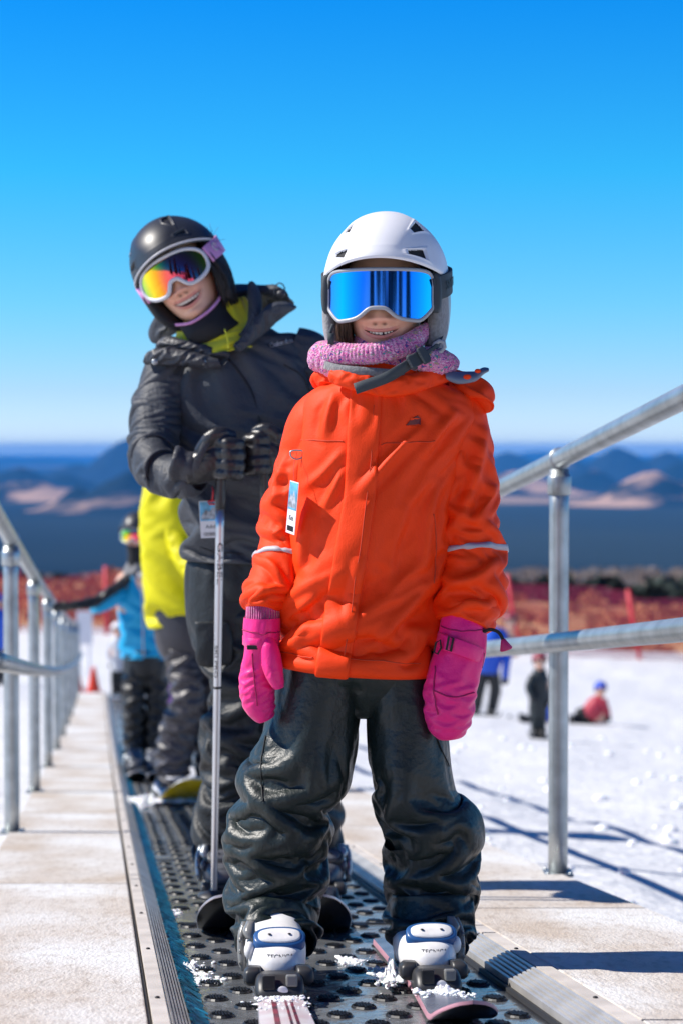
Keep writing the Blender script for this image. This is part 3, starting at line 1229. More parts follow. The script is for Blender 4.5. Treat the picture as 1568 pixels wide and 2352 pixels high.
def head_mesh(fr, skin, lips, blush, mouth_w=.030, mouth_h=.0055, mouth_z=-.064, curve=11.0, k=1.0, nose=1.0, fr2=None, nosew=1.3):
    """head, neck and trunk as one surface; face features as relief on the front"""
    H = HEADP
    s = np.concatenate([[0], np.cumsum(np.linalg.norm(np.diff(H[:, :3], axis=0), axis=1))])
    # dense rows over the face
    n1 = 300
    dens = spl(s, H, np.linspace(0, s[-1], 600))
    wgt = np.where((dens[:, 0] < .02) & (dens[:, 0] > -.12), 7.0, 1.0)
    cs = np.concatenate([[0], np.cumsum((wgt[1:] + wgt[:-1]) / 2)])
    q = np.interp(np.linspace(0, cs[-1], n1), cs, np.linspace(0, s[-1], 600))
    prof = spl(s, H, q)
    z, a, f, b = prof.T
    M = 300
    t = np.linspace(0, 2 * math.pi, M, endpoint=False)
    th = t - 0.45 * np.sin(2 * t - math.pi) * 0 + 0.42 * np.cos(t)          # denser at the face (270 deg)
    c, si = np.cos(th)[None], np.sin(th)[None]
    X = a[:, None] * c
    Y = np.where(si > 0, b[:, None], f[:, None]) * si
    Z = np.broadcast_to(z[:, None], X.shape).copy()
    fr_ = np.clip(-si * 2.2, 0, 1) * (Z > -.125)
    ax = np.abs(X)
    d = 0 * X
    nz = np.interp(-Z, [-.02, 0, .018, .030, .037, .042, .048, .056], [0, .004, .010, .0165, .0205, .0185, .008, 0]) * nose
    nw = np.interp(-Z, [0, .02, .037, .05], [.0065, .0085 * (1 + nosew) / 2, .0105 * nosew, .012 * nosew])
    d += nz * g2(X, nw)
    d += .0085 * nose * g2(ax - .0135 * nosew, .0055) * g2(Z + .0405, .0055)
    d -= .006 * g2(ax - .0066 * nosew, .0036) * g2(Z + .0478, .0024)
    d += .0095 * g2(ax - .040, .014) * g2(Z + .040, .013)
    # smile fold beside the mouth
    for u in np.linspace(0, 1, 9):
        d -= .00075 * g2(ax - (.018 + .017 * u), .0026) * g2(Z + (.043 + .022 * u), .004)
    zm = mouth_z + curve * X**2
    hh = mouth_h * np.clip(1 - (ax / mouth_w) ** 2, 0, 1)
    dm = Z - zm
    inm = (np.abs(dm) < hh) & (ax < mouth_w) & (fr_ > 0)
    soft = np.clip((hh - np.abs(dm)) / .0016, 0, 1) * (ax < mouth_w)
    d -= .013 * soft
    wx = np.clip(1 - (ax / (mouth_w * 1.06)) ** 2, 0, 1)
    up = g2(dm - hh - .0028, .0026) * wx
    lo = g2(dm + hh + .0036, .0032) * wx
    d += .0032 * up * np.sqrt(wx) + .0045 * lo
    d -= .0035 * g2(ax - mouth_w * 1.08, .004) * g2(dm, .004)
    d -= .0045 * g2(Z - (mouth_z - .0165), .0045) * g2(X, .02)
    d += .006 * g2(Z + .098, .012) * g2(X, .015)
    d += .001 * vnoise(np.stack([X, Y, Z], -1) * 90, 3, 2) * .25
    Y = Y - d * fr_
    V = fr(np.stack([X, Y, Z], -1))
    if fr2 is not None:                                   # the trunk keeps its own lean below the neck
        w = np.clip((-.125 - Z) / .09, 0, 1)[..., None]
        w = w * w * (3 - 2 * w)
        V = V * (1 - w) + fr2(np.stack([X, Y, Z], -1)) * w
    colr = np.ones(X.shape + (4,))
    colr[..., :3] = skin
    def blend(m, cc):
        colr[..., :3] = colr[..., :3] * (1 - m[..., None]) + np.array(cc) * m[..., None]
    blend(np.clip(.55 * g2(ax - .038, .016) * g2(Z + .034, .014) + .4 * g2(X, .012) * g2(Z + .038, .008), 0, 1) * fr_, blush)
    lm = np.clip(np.where(dm > 0, (dm < hh + .0062), (dm > -hh - .0078)) * wx * 1.6, 0, 1)
    blend(lm * 0.85 * (fr_ > 0), lips)
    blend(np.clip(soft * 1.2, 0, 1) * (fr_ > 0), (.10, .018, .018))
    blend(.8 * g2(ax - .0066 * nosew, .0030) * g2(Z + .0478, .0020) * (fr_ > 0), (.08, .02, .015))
    mb = MB()
    mb.grid(V, cap0=True, cap1=True)
    cc = np.concatenate([colr.reshape(-1, 4), colr[0, :1], colr[-1, :1]], 0)
    mb.col['tone'] = cc
    zlift = lambda x: mouth_z + curve * x**2
    return mb, (lambda x: -np.interp(mouth_z, H[::-1, 0], H[::-1, 2]) * np.sqrt(np.clip(1 - (x / np.interp(mouth_z, H[::-1, 0], H[::-1, 1])) ** 2, 0, 1))), zlift


def teeth_mesh(fr, yf, zl, widths, mouth_w, mouth_h, gap=.0006, drop=.004):
    mb = MB()
    x = -sum(abs(w) for w in widths) / 2
    for w in widths:
        if w < 0:                                         # a missing tooth
            x -= w
            continue
        xc = x + w / 2
        hh = mouth_h * max(0.15, 1 - (xc / mouth_w) ** 2)
        top = zl(xc) + hh + .001
        ln = min(2 * hh * .92, .0095)
        y = yf(xc) + .0035
        a = np.linspace(0, 2 * math.pi, 14, endpoint=False)
        pr = []
        for yo, sc in ((.0035, .9), (.0004, 1.0), (-.0006, .8), (-.0010, .35)):
            pr.append(np.stack([xc + (w / 2 - gap) * sc * np.sign(np.cos(a)) * np.abs(np.cos(a)) ** .55, np.full(14, y + yo),
                                top - ln / 2 + ln / 2 * sc * np.sign(np.sin(a)) * np.abs(np.sin(a)) ** .55], -1))
        mb.grid(fr(np.array(pr)), cap1=True)
        x += w
    return mb


class Helmet:
    def __init__(s, fr, c, rad, zfront, zside, zback, vents, e=2.0, ridge=0.0):
        N, M = 210, 460
        th = np.linspace(0, 2 * math.pi, M, endpoint=False)          # 0 right, 90 back, 270 front
        fwd = -np.sin(th)
        zr = np.where(fwd > 0, zside + (zfront - zside) * np.clip(fwd, 0, 1) ** 1.5, zside + (zback - zside) * np.clip(-fwd * 1.5, 0, 1))
        cosr = np.clip((zr - c[2]) / rad[2], -.95, .95)
        ph_r = np.arccos(cosr)
        t = np.linspace(0.004, 1, N)
        ph = t[:, None] * ph_r[None]
        X = rad[0] * np.sin(ph) * np.cos(th)
        Y = rad[1] * np.sin(ph) * np.sin(th)
        Z = rad[2] * np.cos(ph)
        nx = nrm(np.stack([X / rad[0]**2, Y / rad[1]**2, Z / rad[2]**2], -1))
        out = 0 * X
        # brow plate: a shallow step running back from the brow
        ez = Z + c[2]
        if ridge:
            ln = np.abs(X) - (.030 + .55 * (ez - zfront))
            out += ridge * (1 / (1 + np.exp(ln / .006)) ) * np.clip(-np.sin(th) * 2, 0, 1) * np.clip((ez - zfront) / .02, 0, 1)
            out += ridge * 1.2 * np.exp(-((t[:, None] - 1) / .10) ** 2) * np.clip(-np.sin(th) * 2, 0, 1)
        dark = np.zeros(X.shape, bool)
        for (vx, vz, w, h, ang) in vents:
            ca, sa = math.cos(R(ang)), math.sin(R(ang))
            yv = math.sqrt(max(.03, 1 - (vx / rad[0])**2 - ((vz - c[2]) / rad[2])**2))
            pc = np.array([vx, -yv * rad[1], vz - c[2]])
            n0 = nrm(pc / np.array(rad)**2)
            t1 = nrm(np.cross([0, 0, 1], n0))
            t2 = np.cross(n0, t1)
            dd = np.stack([X, Y, Z], -1) - pc
            dx, dz = dd @ t1, dd @ t2
            p, q = dx * ca + dz * sa, -dx * sa + dz * ca
            m = np.maximum(np.abs(p) / w, np.abs(q) / (h * (1 + .35 * p / w)))
            fr0 = (np.sin(th) < 0)[None]
            out += np.where(fr0, .0016 * np.exp(-((m - 1.35) / .25) ** 2) - .0045 * np.clip((1.15 - m) / .25, 0, 1), 0)
            dark |= (m < 1.06) & fr0 & (np.abs(dd @ n0) < .04)
        V = np.stack([X + c[0], Y + c[1], Z + c[2]], -1) + nx * out[..., None]
        s.outer = V
        rim = V[-1]
        ctr = np.array(c)
        inn = []
        for dz, k in ((-.004, .975), (-.003, .94), (.004, .915), (.02, .86), (.03, .70)):
            r = rim.copy()
            r[:, :2] = ctr[:2] + (r[:, :2] - ctr[:2]) * k
            r[:, 2] += dz
            inn.append(r)
        A = np.concatenate([V, np.array(inn[:1])], 0)
        B = np.array(inn)
        s.mb = MB()
        fm = []
        for i in range(A.shape[0] - 1):
            for j in range(M):
                fm.append(1 if i < N - 1 and (dark[i, j] and dark[i + 1, (j + 1) % M]) else 0)
        s.mb.grid(fr(A), cap0=True, mat=np.array(fm))
        s.lin = MB()
        s.lin.grid(fr(B), cap1=True)
        s.c, s.rad = np.array(c), np.array(rad)

    def at(s, ang, z, off=.003):
        """point on the shell at the angle ang (0 right, 90 back) and height z"""
        cz = np.clip((z - s.c[2]) / s.rad[2], -.97, .97)
        r = math.sqrt(1 - cz * cz)
        return np.array([s.c[0] + (s.rad[0] + off) * r * math.cos(ang), s.c[1] + (s.rad[1] + off) * r * math.sin(ang), z])


def ribbon(mb, pts, up, w, th=.002, mat=0, frn=None):
    """flat band of width w along pts; up = width direction at each point"""
    pts = np.asarray(pts, float)
    up = nrm(np.broadcast_to(np.asarray(up, float), pts.shape))
    T = nrm(np.gradient(pts, axis=0))
    nn = nrm(np.cross(T, up))
    up = nrm(np.cross(nn, T))
    w = np.broadcast_to(np.asarray(w, float), (len(pts),))[:, None]
    V = np.stack([pts + up * w / 2 + nn * th, pts + up * w * .46 + nn * th * 1.4, pts - up * w * .46 + nn * th * 1.4, pts - up * w / 2 + nn * th,
                  pts - up * w / 2 - nn * th, pts + up * w / 2 - nn * th], 1)
    V = frn(V) if frn else V
    mb.grid(V, cap0=True, cap1=True, mat=mat)


def goggles(root, fr, hw, zt, zb, notch, cut, yf, Rl, M_lens, M_rim, M_foam, rim_r=.0048, bulge=0.0, oval=False):
    """mirror goggles: zt/zb top and bottom edge, notch = (half width, height) of the nose arch"""
    n, m = 90, 40
    u = np.linspace(-1, 1, n)
    x = hw * u
    if oval:
        e = np.clip(1 - np.abs(u) ** 3.0, 0, 1) ** (1 / 2.2)
        top = (zt) * e + .006 * (1 - e)
        bot = zb * e + .006 * (1 - e)
    else:
        e = np.clip(1 - np.abs(u) ** 12, 0, 1) ** .5
        top = zt - (1 - e) * .018
        lowc = np.clip((np.abs(u) - (1 - cut[0])) / cut[0], 0, 1)
        bot = zb + cut[1] * lowc ** 1.3
    bot = bot + notch[1] / (1 + (np.abs(x) / notch[0]) ** 4)
    yx = lambda xx, zz: -yf + Rl - np.sqrt(np.maximum(Rl**2 - xx**2, 1e-6)) + bulge * (zz ** 2)
    v = np.linspace(0, 1, m)[:, None]
    Z = top[None] * (1 - v) + bot[None] * v
    X = np.broadcast_to(x[None], Z.shape)
    L = np.stack([X, yx(X, Z), Z], -1)
    mb = MB()
    mb.grid(fr(L), closed=False)
    mb.build('lens', M_lens, root)
    per = np.concatenate([L[0], L[1:-1:2, -1], L[-1, ::-1], L[-2:0:-2, 0]], 0)
    # smooth the outline a little and drop doubled points
    keep = [0]
    for i in range(1, len(per)):
        if np.linalg.norm(per[i] - per[keep[-1]]) > .0022:
            keep.append(i)
    per = per[keep]
    for _ in range(2):
        per = .5 * per + .25 * (np.roll(per, 1, 0) + np.roll(per, -1, 0))
    mb = MB()
    off = per.copy()
    off[:, 1] += .002
    ctr = off.mean(0)
    mb.tube(fr(off), rim_r, 10, closed=True)
    r1 = off.copy(); r1[:, 1] += .010
    r2 = off.copy(); r2[:, 1] += .016
    dirc = nrm((off - ctr) * np.array([1, 0, 1]))
    mb.grid(fr(np.stack([off + dirc * rim_r * .9, r1 + dirc * rim_r * .9, r2 + dirc * rim_r * .4], 0)))
    rim = mb.build('goggle_frame', M_rim, root)
    mb = MB()
    rows = []
    for k, dy in enumerate((.013, .022, .032, .042)):
        r = off.copy()
        r[:, 1] += dy
        r = r - dirc * (.002 + .0015 * k)
        rows.append(r)
    mb.grid(fr(np.array(rows)))
    mb.build('foam_seal', M_foam, root)
    return L


# ================================================================== the girl in orange
kid = empty('person', belt_pt(0.02, 3.78, 0))
M_skin = mat('skin', (0.5, 0.3, 0.2), 0.42, sss=0.12, attr='tone', spec=0.45)
M_teeth = mat('teeth', (0.78, 0.72, 0.62), 0.2, spec=0.6)
M_shell = mat('white_helmet_shell', (0.80, 0.80, 0.83), 0.42, spec=0.45)
M_liner = mat('black_liner', (0.012, 0.012, 0.014), 0.8)
M_fleece = mat('grey_fleece', (0.20, 0.20, 0.205), 0.95, sheen=0.4, var=0.2, vscale=120, bump=[('noise', 260, 0.002)])
M_strap = mat('slate_webbing', (0.040, 0.052, 0.062), 0.6, bump=[('d', 260, 0.0004)])
M_rimg = mat('grey_goggle_frame', (0.36, 0.37, 0.39), 0.35)
M_black = mat('black_print', (0.01, 0.01, 0.012), 0.5)

k_fr = Frame(P(884, 692, 3.74), rot(8, 1.0, 2), 0.95)
mb, yf_, zl_ = head_mesh(k_fr, (.86, .50, .34), (.70, .25, .21), (.88, .36, .26), mouth_w=.0365, mouth_h=.0033, mouth_z=-.0665, curve=8.0, nose=.95, nosew=1.4)
mb.build('body', M_skin, kid)
teeth_mesh(k_fr, yf_, zl_, [.0052, .0060, .0078, .0080, -.0022, .0062, .0058, .0050], .0365, .0038, gap=.0003).build('teeth', M_teeth, kid)

k_h = Frame(P(884, 692, 3.74), rot(8, 0.5, 1))
hel = Helmet(k_h, (0.002, .012, .042), (.1175, .150, .1250), .0745, .040, -.05,
             [(-.060, .133, .0095, .0115, 25), (.064, .132, .021, .0085, 22), (-.074, .083, .0170, .0060, 2), (.070, .082, .0195, .0072, -4)], ridge=.0035)
ho = hel.mb.build('helmet', [M_shell, M_liner], kid)
hel.lin.build('helmet_liner', M_liner, ho)
for sx in (-1, 1):                                        # ear pads
    mb = MB()
    L = rings([(.06, sx * .100, .02, .004, .05, 2.2), (.05, sx * .101, .02, .012, .062, 2.2), (.0, sx * .101, .010, .018, .066, 2.2),
               (-.05, sx * .099, .002, .019, .058, 2.2), (-.085, sx * .092, -.005, .017, .045, 2.2), (-.105, sx * .084, -.01, .010, .030, 2.2), (-.110, sx * .082, -.01, .002, .01, 2.2)], 30, 28)
    mb.grid(k_h(L), cap0=True, cap1=True)
    mb.build('ear_pad', M_fleece, ho)
    mb = MB()                                             # hard outer wing behind the pad
    L = rings([(.055, sx * .108, .055, .006, .05, 2.2), (.0, sx * .112, .045, .008, .05, 2.2), (-.055, sx * .108, .035, .008, .036, 2.2), (-.095, sx * .10, .03, .004, .015, 2.2)], 20, 20)
    mb.grid(k_h(L), cap0=True, cap1=True)
    mb.build('ear_shell', M_rimg, ho)

M_lens = bpy.data.materials.new('blue_mirror_lens')
M_lens.use_nodes = True
nt = M_lens.node_tree
b = nt.nodes['Principled BSDF']
b.inputs['Metallic'].default_value = 1.0
b.inputs['Roughness'].default_value = 0.085
lw = nt.nodes.new('ShaderNodeLayerWeight')
lw.inputs['Blend'].default_value = 0.42
rp = nt.nodes.new('ShaderNodeValToRGB')
for k_, (p_, c_) in enumerate([(0.0, (0.03, 0.20, 0.80)), (0.06, (0.04, 0.26, 0.92)), (0.22, (0.02, 0.60, 1.0)), (0.62, (0.32, 0.12, 0.75))]):
    e = rp.color_ramp.elements[k_] if k_ < 2 else rp.color_ramp.elements.new(p_)
    e.position = p_
    e.color = (*c_, 1)
nt.links.new(lw.outputs['Facing'], rp.inputs['Fac'])
nt.links.new(rp.outputs['Color'], b.inputs['Base Color'])
g_fr = Frame(P(884, 692, 3.74), rot(8, 0.0, -1))
gog = empty('goggles', (0, 0, 0))
gog.parent = kid
gog.location = Vector([float(v) for v in (k_h.O - np.array(kid.location))])
goggles(gog, g_fr, .0975, .0480, -.0460, (.0285, .0235), (.24, .026), .122, .122, M_lens, M_rimg, M_liner, rim_r=.0040)
# strap: from the frame round the shell
mb = MB()
M_strp = M_strap
for sx in (-1, 1):
    a0, a1 = (R(-33), R(88)) if sx > 0 else (R(213), R(92))
    pts = []
    for t in np.linspace(0, 1, 26):
        a = a0 + (a1 - a0) * t
        z = .014 + .060 * t ** .8
        p = hel.at(a, max(z, .034), .005)
        p[2] = z
        if t < .12: p = p * np.array([.97, 1, 1])
        pts.append(p)
    ribbon(mb, pts, [0, 0, 1], .044, .0016, frn=k_h)
strap_o = mb.build('strap', M_strap, gog)
mb = MB()
tv, tf = text_mesh('SMITH', .024, .0003)
pts = []
for v in tv:
    s_ = v[0] / .140
    a = R(-6) + s_
    t = (a - R(-33)) / (R(88) - R(-33))
    z = .014 + .060 * max(t, 0) ** .8 + v[1]
    p = hel.at(a, max(.014 + .060 * max(t, 0) ** .8, .034), .0085 + v[2])
    p[2] = z
    pts.append(p)
mb.add(k_h(np.array(pts)), tf)
mb.build('lettering', M_black, strap_o, smooth=False)
for sx in (-1, 1):                                        # clips that hold the strap
    mb = MB()
    L = rings([(-.028, sx * .101, -.062, .006, .011, 3), (-.02, sx * .103, -.062, .008, .013, 3), (.036, sx * .103, -.062, .008, .013, 3), (.044, sx * .101, -.062, .006, .011, 3)], 12, 16)
    mb.grid(g_fr(L), cap0=True, cap1=True)
    mb.build('strap_clip', M_strap, gog)

# hair beside the face
M_brown = mat('brown_hair', (0.10, 0.052, 0.028), 0.45, spec=0.4, var=0.4, vscale=40)
rs = np.random.RandomState(2)
mb = MB()
for k in range(110):
    x0 = -.070 + rs.uniform(-.012, .012)
    y0 = -.062 + rs.uniform(-.012, .012)
    p = path([(x0 + .004, y0 - .002, .0), (x0, y0, -.03), (x0 - .001 + rs.uniform(-.003, .003), y0 + .003, -.055), (x0 + rs.uniform(-.004, .006), y0 + .006, -.078 - rs.uniform(0, .012))], 12)
    mb.tube(k_h(p), np.linspace(.0012, .0006, 12), 4)
for k in range(120):
    x0, y0 = -.069 + rs.uniform(-.008, .010), -.030 + rs.uniform(-.03, .03)
    p = path([(x0, y0, .0), (x0 - .002, y0, -.04), (x0 + rs.uniform(-.004, .006), y0 + .004, -.10)], 8)
    mb.tube(k_h(p), .0022, 4)
mb.build('hair', M_brown, kid)['kind'] = 'stuff'

# ---- knitted neck warmer
M_knit = bpy.data.materials.new('multicolour_knit')
M_knit.use_nodes = True
nt = M_knit.node_tree
b = nt.nodes['Principled BSDF']
b.inputs['Roughness'].default_value = 0.95
b.inputs['Sheen Weight'].default_value = 0.3
tc = nt.nodes.new('ShaderNodeTexCoord')
mp = nt.nodes.new('ShaderNodeMapping')
mp.inputs['Scale'].default_value = (1, 1, 1.6)
mp.inputs['Rotation'].default_value = (0, 0.5, 0)
nz = nt.nodes.new('ShaderNodeTexNoise')
nz.inputs['Scale'].default_value = 95
nz.inputs['Detail'].default_value = 3
nz.inputs['Distortion'].default_value = 0.9
nt.links.new(tc.outputs['Object'], mp.inputs['Vector'])
nt.links.new(mp.outputs['Vector'], nz.inputs['Vector'])
rp = nt.nodes.new('ShaderNodeValToRGB')
rp.color_ramp.interpolation = 'CONSTANT'
stops = [(0, (.04, .07, .30)), (.37, (.62, .05, .28)), (.425, (.68, .34, .50)), (.47, (.64, .07, .32)), (.515, (.74, .56, .66)), (.555, (.60, .06, .30)), (.59, (.22, .08, .40)), (.625, (.64, .40, .06)), (.66, (.04, .24, .36))]
while len(rp.color_ramp.elements) < len(stops):
    rp.color_ramp.elements.new(.5)
for e, (p_, c_) in zip(rp.color_ramp.elements, stops):
    e.position = p_
    e.color = (*c_, 1)
nt.links.new(nz.outputs['Fac'], rp.inputs['Fac'])
nt.links.new(rp.outputs['Color'], b.inputs['Base Color'])
n2 = nt.nodes.new('ShaderNodeTexNoise')
n2.inputs['Scale'].default_value = 230
nt.links.new(mp.outputs['Vector'], n2.inputs['Vector'])
bp = nt.nodes.new('ShaderNodeBump')
bp.inputs['Distance'].default_value = .003
nt.links.new(n2.outputs['Fac'], bp.inputs['Height'])
nt.links.new(bp.outputs['Normal'], b.inputs['Normal'])


def knit_roll(keys, n, M, ribs, amp=.0032, seed=0, cap=True):
    V, C, T, q = Loft(keys).grid(n, M)
    rr = nrm(V - C[:, None])
    V = V + rr * (.006 * vnoise(V * 16, seed + 3, 2))[..., None]
    t = np.linspace(0, 1, n)[:, None]
    a = np.linspace(0, 2 * math.pi, M, endpoint=False)[None]
    st = np.abs(np.sin(math.pi * ribs * t)) ** .7 * (0.85 + .15 * np.sin(a * 9 + t * ribs * 5))
    V = V + rr * (amp * st + .0035 * vnoise(V * 28, seed, 2))[..., None]
    mb = MB()
    mb.grid(V, cap0=cap, cap1=cap)
    return mb


# keys: px, py, Y, half width (px), thickness (m)
mb = knit_roll([(742, 800, 3.72, 8, .010), (754, 803, 3.69, 19, .015), (782, 808, 3.662, 27, .017), (822, 809, 3.645, 28, .018), (862, 808, 3.636, 27, .017), (905, 799, 3.640, 28, .017),
                (938, 788, 3.655, 29, .017), (964, 766, 3.68, 22, .018), (980, 746, 3.695, 10, .010)], 200, 44, 38, amp=.0024, seed=1)
scarf = mb.build('neck_warmer', M_knit, kid)
knit_roll([(738, 830, 3.76, 10, .02), (752, 822, 3.72, 26, .024), (775, 836, 3.70, 22, .022), (830, 838, 3.68, 14, .02)], 60, 32, 12, seed=4).build('fold', M_knit, scarf)
knit_roll([(930, 838, 3.67, 12, .016), (965, 826, 3.665, 24, .024), (1000, 830, 3.685, 30, .030), (1026, 834, 3.71, 22, .026), (1038, 836, 3.73, 8, .010)], 70, 36, 14, seed=6).build('fold', M_knit, scarf)
mb = MB()                                                 # grey fleece edge under the knit
ribbon(mb, path([P(748, 838, 3.68), P(775, 846, 3.652), P(830, 852, 3.632), P(890, 857, 3.632), P(925, 862, 3.645)], 30), [0, 0, 1], .015, .003)
mb.build('chin_pad', M_fleece, ho)

V = Loft([(884, 740, 3.745, 62, .062), (884, 780, 3.74, 72, .070), (886, 820, 3.735, 92, .080), (888, 850, 3.735, 104, .085)], flat=True).grid(40, 96)[0]
V = V + .004 * vnoise(V * 40, 3, 2)[..., None]
mb = MB(); mb.grid(V); mb.build('inner_layer', M_knit, scarf)
# ---- chin strap and buckle
mb = MB()
pts = path([P(1012, 782, 3.70), P(1002, 798, 3.665), P(985, 812, 3.645), P(940, 836, 3.615), P(885, 868, 3.60), P(835, 886, 3.60), P(815, 893, 3.602)], 44)
ribbon(mb, pts, [.35, 0, .94], .0205, .0013)
cs_ = mb.build('chin_strap', M_strap, ho)
mb = MB()
mb.tube(path([P(765, 745, 3.67), P(757, 772, 3.668), P(766, 800, 3.664)], 12), .0035, 8)
mb.box(P(760, 778, 3.662), (.006, .004, .010))
mb.build('side_clip', M_strap, cs_)
dirb = nrm(P(940, 836, 3.615) - P(985, 812, 3.645))
upb = nrm(np.cross(dirb, [0, 1, 0]))
axb = np.array([dirb, nrm(np.cross(upb, dirb)), upb])
mb = MB()
mb.box(P(960, 823, 3.618), (.024, .0045, .0125), axb)
mb.box(P(972, 816, 3.614), (.008, .004, .0165), axb)
mb.box(P(945, 832, 3.612), (.004, .0045, .0155), axb)
mb.build('buckle', M_strap, cs_, smooth=False, bevel=.0025)
mb = MB()
mb.tube([P(x, y, 3.66) for x, y in [(992, 806), (997, 790), (1008, 783), (1018, 786), (1020, 797), (1012, 807), (1000, 811)]], .0042, 8, closed=True)
mb.build('slider', M_rimg, cs_)

def fold(V, Nn, pix, h, w):
    """raise a fold of cloth along a line of picture positions"""
    X, Y = project(V)
    face = (Nn * (np.array([0, 0, CZ]) - V)).sum(-1) > 0
    q = path([(x, y, 0) for x, y in pix], 40)[:, :2]
    d2 = (X[..., None] - q[:, 0]) ** 2 + (Y[..., None] - q[:, 1]) ** 2
    k = d2.argmin(-1)
    t = k / 39.0
    d = np.sqrt(d2.min(-1))
    tap = np.sin(math.pi * np.clip(t * .9 + .05, 0, 1)) ** .6
    a = h * tap * (np.exp(-(d / w) ** 2) - .35 * np.exp(-((d - 2 * w) / w) ** 2)) * face
    return V + Nn * a[..., None]


# ---- jacket
M_orange = mat('orange_shell_fabric', (0.95, 0.054, 0.002), 0.6, spec=0.25, var=0.05, vscale=5, bump=[('noise', 18, 0.0025), ('noise', 400, 0.0006)])
jk = Loft([(882, 838, 3.735, 96, .082, 2, 2.1), (884, 862, 3.735, 108, .090, 2, 2.1), (890, 880, 3.74, 126, .092, 2, 2.2), (896, 896, 3.745, 160, .098, 2, 2.2), (899, 914, 3.75, 190, .105, 2, 2.2), (899, 940, 3.75, 204, .115, 2, 2.05), (893, 990, 3.75, 200, .124, 2, 2.05),
           (872, 1060, 3.75, 188, .130, 2, 2.05), (858, 1140, 3.75, 186, .134, 2.5, 2.05), (851, 1220, 3.75, 188, .136, 3, 2.05), (841, 1310, 3.75, 188, .138, 3.5, 2.05), (828, 1400, 3.75, 184, .136, 3.5, 2.05),
           (823, 1480, 3.75, 184, .134, 3.5, 2.05), (821, 1537, 3.75, 182, .132, 3.8, 2.05)], flat=True)
VJ = fabric(jk, 128, 160, sv=[(0, 1.0), (.12, 1.0), (.25, 1.05), (.6, 1.08), (1, 1.05)], sh=[(0, 1.0), (.2, 1.02), (1, 1.05)], rin=.90, rout=1.07, grav=.0002, kb=.85, amax=.02, crease=.011, cscale=5,
            iters=(90, 60, 30), seed=7, amp=.008, pin=(12, 1))
NJ = normals(VJ)
for pix_, h_, w_ in (([(962, 988), (900, 1050), (832, 1130)], .015, 11), ([(1042, 950), (1000, 1000), (975, 1040)], .010, 9), ([(826, 1290), (812, 1360), (802, 1420)], .014, 9), ([(722, 1375), (690, 1395), (655, 1425)], .010, 10),
                     ([(765, 905), (752, 960), (742, 1005)], .007, 9), ([(705, 1180), (694, 1250), (690, 1310)], .008, 10), ([(785, 1080), (765, 1130), (742, 1170)], .008, 9), ([(1000, 1110), (985, 1200), (975, 1300)], .008, 11),
                     ([(700, 1120), (740, 1090), (785, 1040)], .007, 10), ([(930, 1180), (900, 1260), (890, 1340)], .007, 12), ([(960, 1380), (900, 1440), (850, 1490)], .008, 11), ([(700, 1440), (680, 1470), (650, 1490)], .008, 9)):
    VJ = fold(VJ, NJ, pix_, h_, w_)
NJ = normals(VJ)
mb = MB()
mb.grid(hem(VJ, .010, .05), cap0=False, cap1=True)
sl_l = Loft([(770, 925, 3.76, 40, .07), (742, 945, 3.765, 56, .072), (712, 985, 3.77, 60, .074), (690, 1050, 3.775, 56, .070), (668, 1130, 3.775, 57, .066), (655, 1200, 3.77, 55, .064), (647, 1250, 3.76, 50, .062),
             (634, 1300, 3.74, 50, .062), (618, 1345, 3.72, 49, .060), (606, 1380, 3.705, 45, .055), (603, 1400, 3.70, 40, .050)])
VL = fabric(sl_l, 96, 96, sv=[(0, 1.0), (.2, 1.02), (.45, 1.08), (.62, 1.16), (.75, 1.10), (1, 1.06)], sh=1.03, rin=.86, rout=1.10, kb=.8, crease=.008, cscale=7, iters=(100, 60, 30), seed=11, amp=.008)
NL = normals(VL)
for pix_, h_, w_ in (([(655, 1050), (640, 1100), (625, 1150)], .009, 9), ([(612, 1285), (630, 1305), (648, 1330)], .009, 8), ([(592, 1345), (615, 1355), (640, 1350)], .008, 8), ([(612, 1215), (630, 1225), (650, 1215)], .008, 8)):
    VL = fold(VL, NL, pix_, h_, w_)
NL = normals(VL)
mb.grid(hem(VL, .012, .03), cap1=True)
sl_r = Loft([(1006, 915, 3.76, 44, .07), (1042, 932, 3.765, 64, .074), (1056, 985, 3.76, 70, .076), (1064, 1060, 3.755, 74, .074), (1068, 1140, 3.745, 76, .070), (1075, 1210, 3.735, 75, .068), (1080, 1270, 3.725, 76, .068),
             (1080, 1330, 3.71, 80, .066), (1076, 1380, 3.70, 76, .062), (1072, 1415, 3.69, 66, .056), (1069, 1434, 3.685, 58, .052, 8)])
VR = fabric(sl_r, 96, 96, sv=[(0, 1.0), (.2, 1.02), (.45, 1.06), (.64, 1.15), (.8, 1.13), (1, 1.10)], sh=1.03, rin=.86, rout=1.10, kb=.8, crease=.008, cscale=7, iters=(100, 60, 30), seed=13, amp=.008)
NR = normals(VR)
for pix_, h_, w_ in (([(1112, 990), (1092, 1090), (1062, 1180)], .011, 11), ([(1138, 1110), (1115, 1160), (1090, 1200)], .010, 9), ([(1140, 1285), (1095, 1325), (1040, 1340)], .011, 10), ([(1135, 1400), (1085, 1385), (1040, 1388)], .009, 9), ([(1060, 1010), (1045, 1080), (1035, 1140)], .008, 9), ([(1120, 1215), (1085, 1225), (1045, 1215)], .008, 9)):
    VR = fold(VR, NR, pix_, h_, w_)
NR = normals(VR)
mb.grid(hem(VR, .012, .03), cap1=True)
jacket = mb.build('jacket', M_orange, kid, sub=1)


def px_cols(V, row, x):
    X, Y = project(V[row])
    M = V.shape[1]
    fronts = np.arange(M // 2, M)
    return int(fronts[np.argmin(np.abs(X[fronts] - x))])


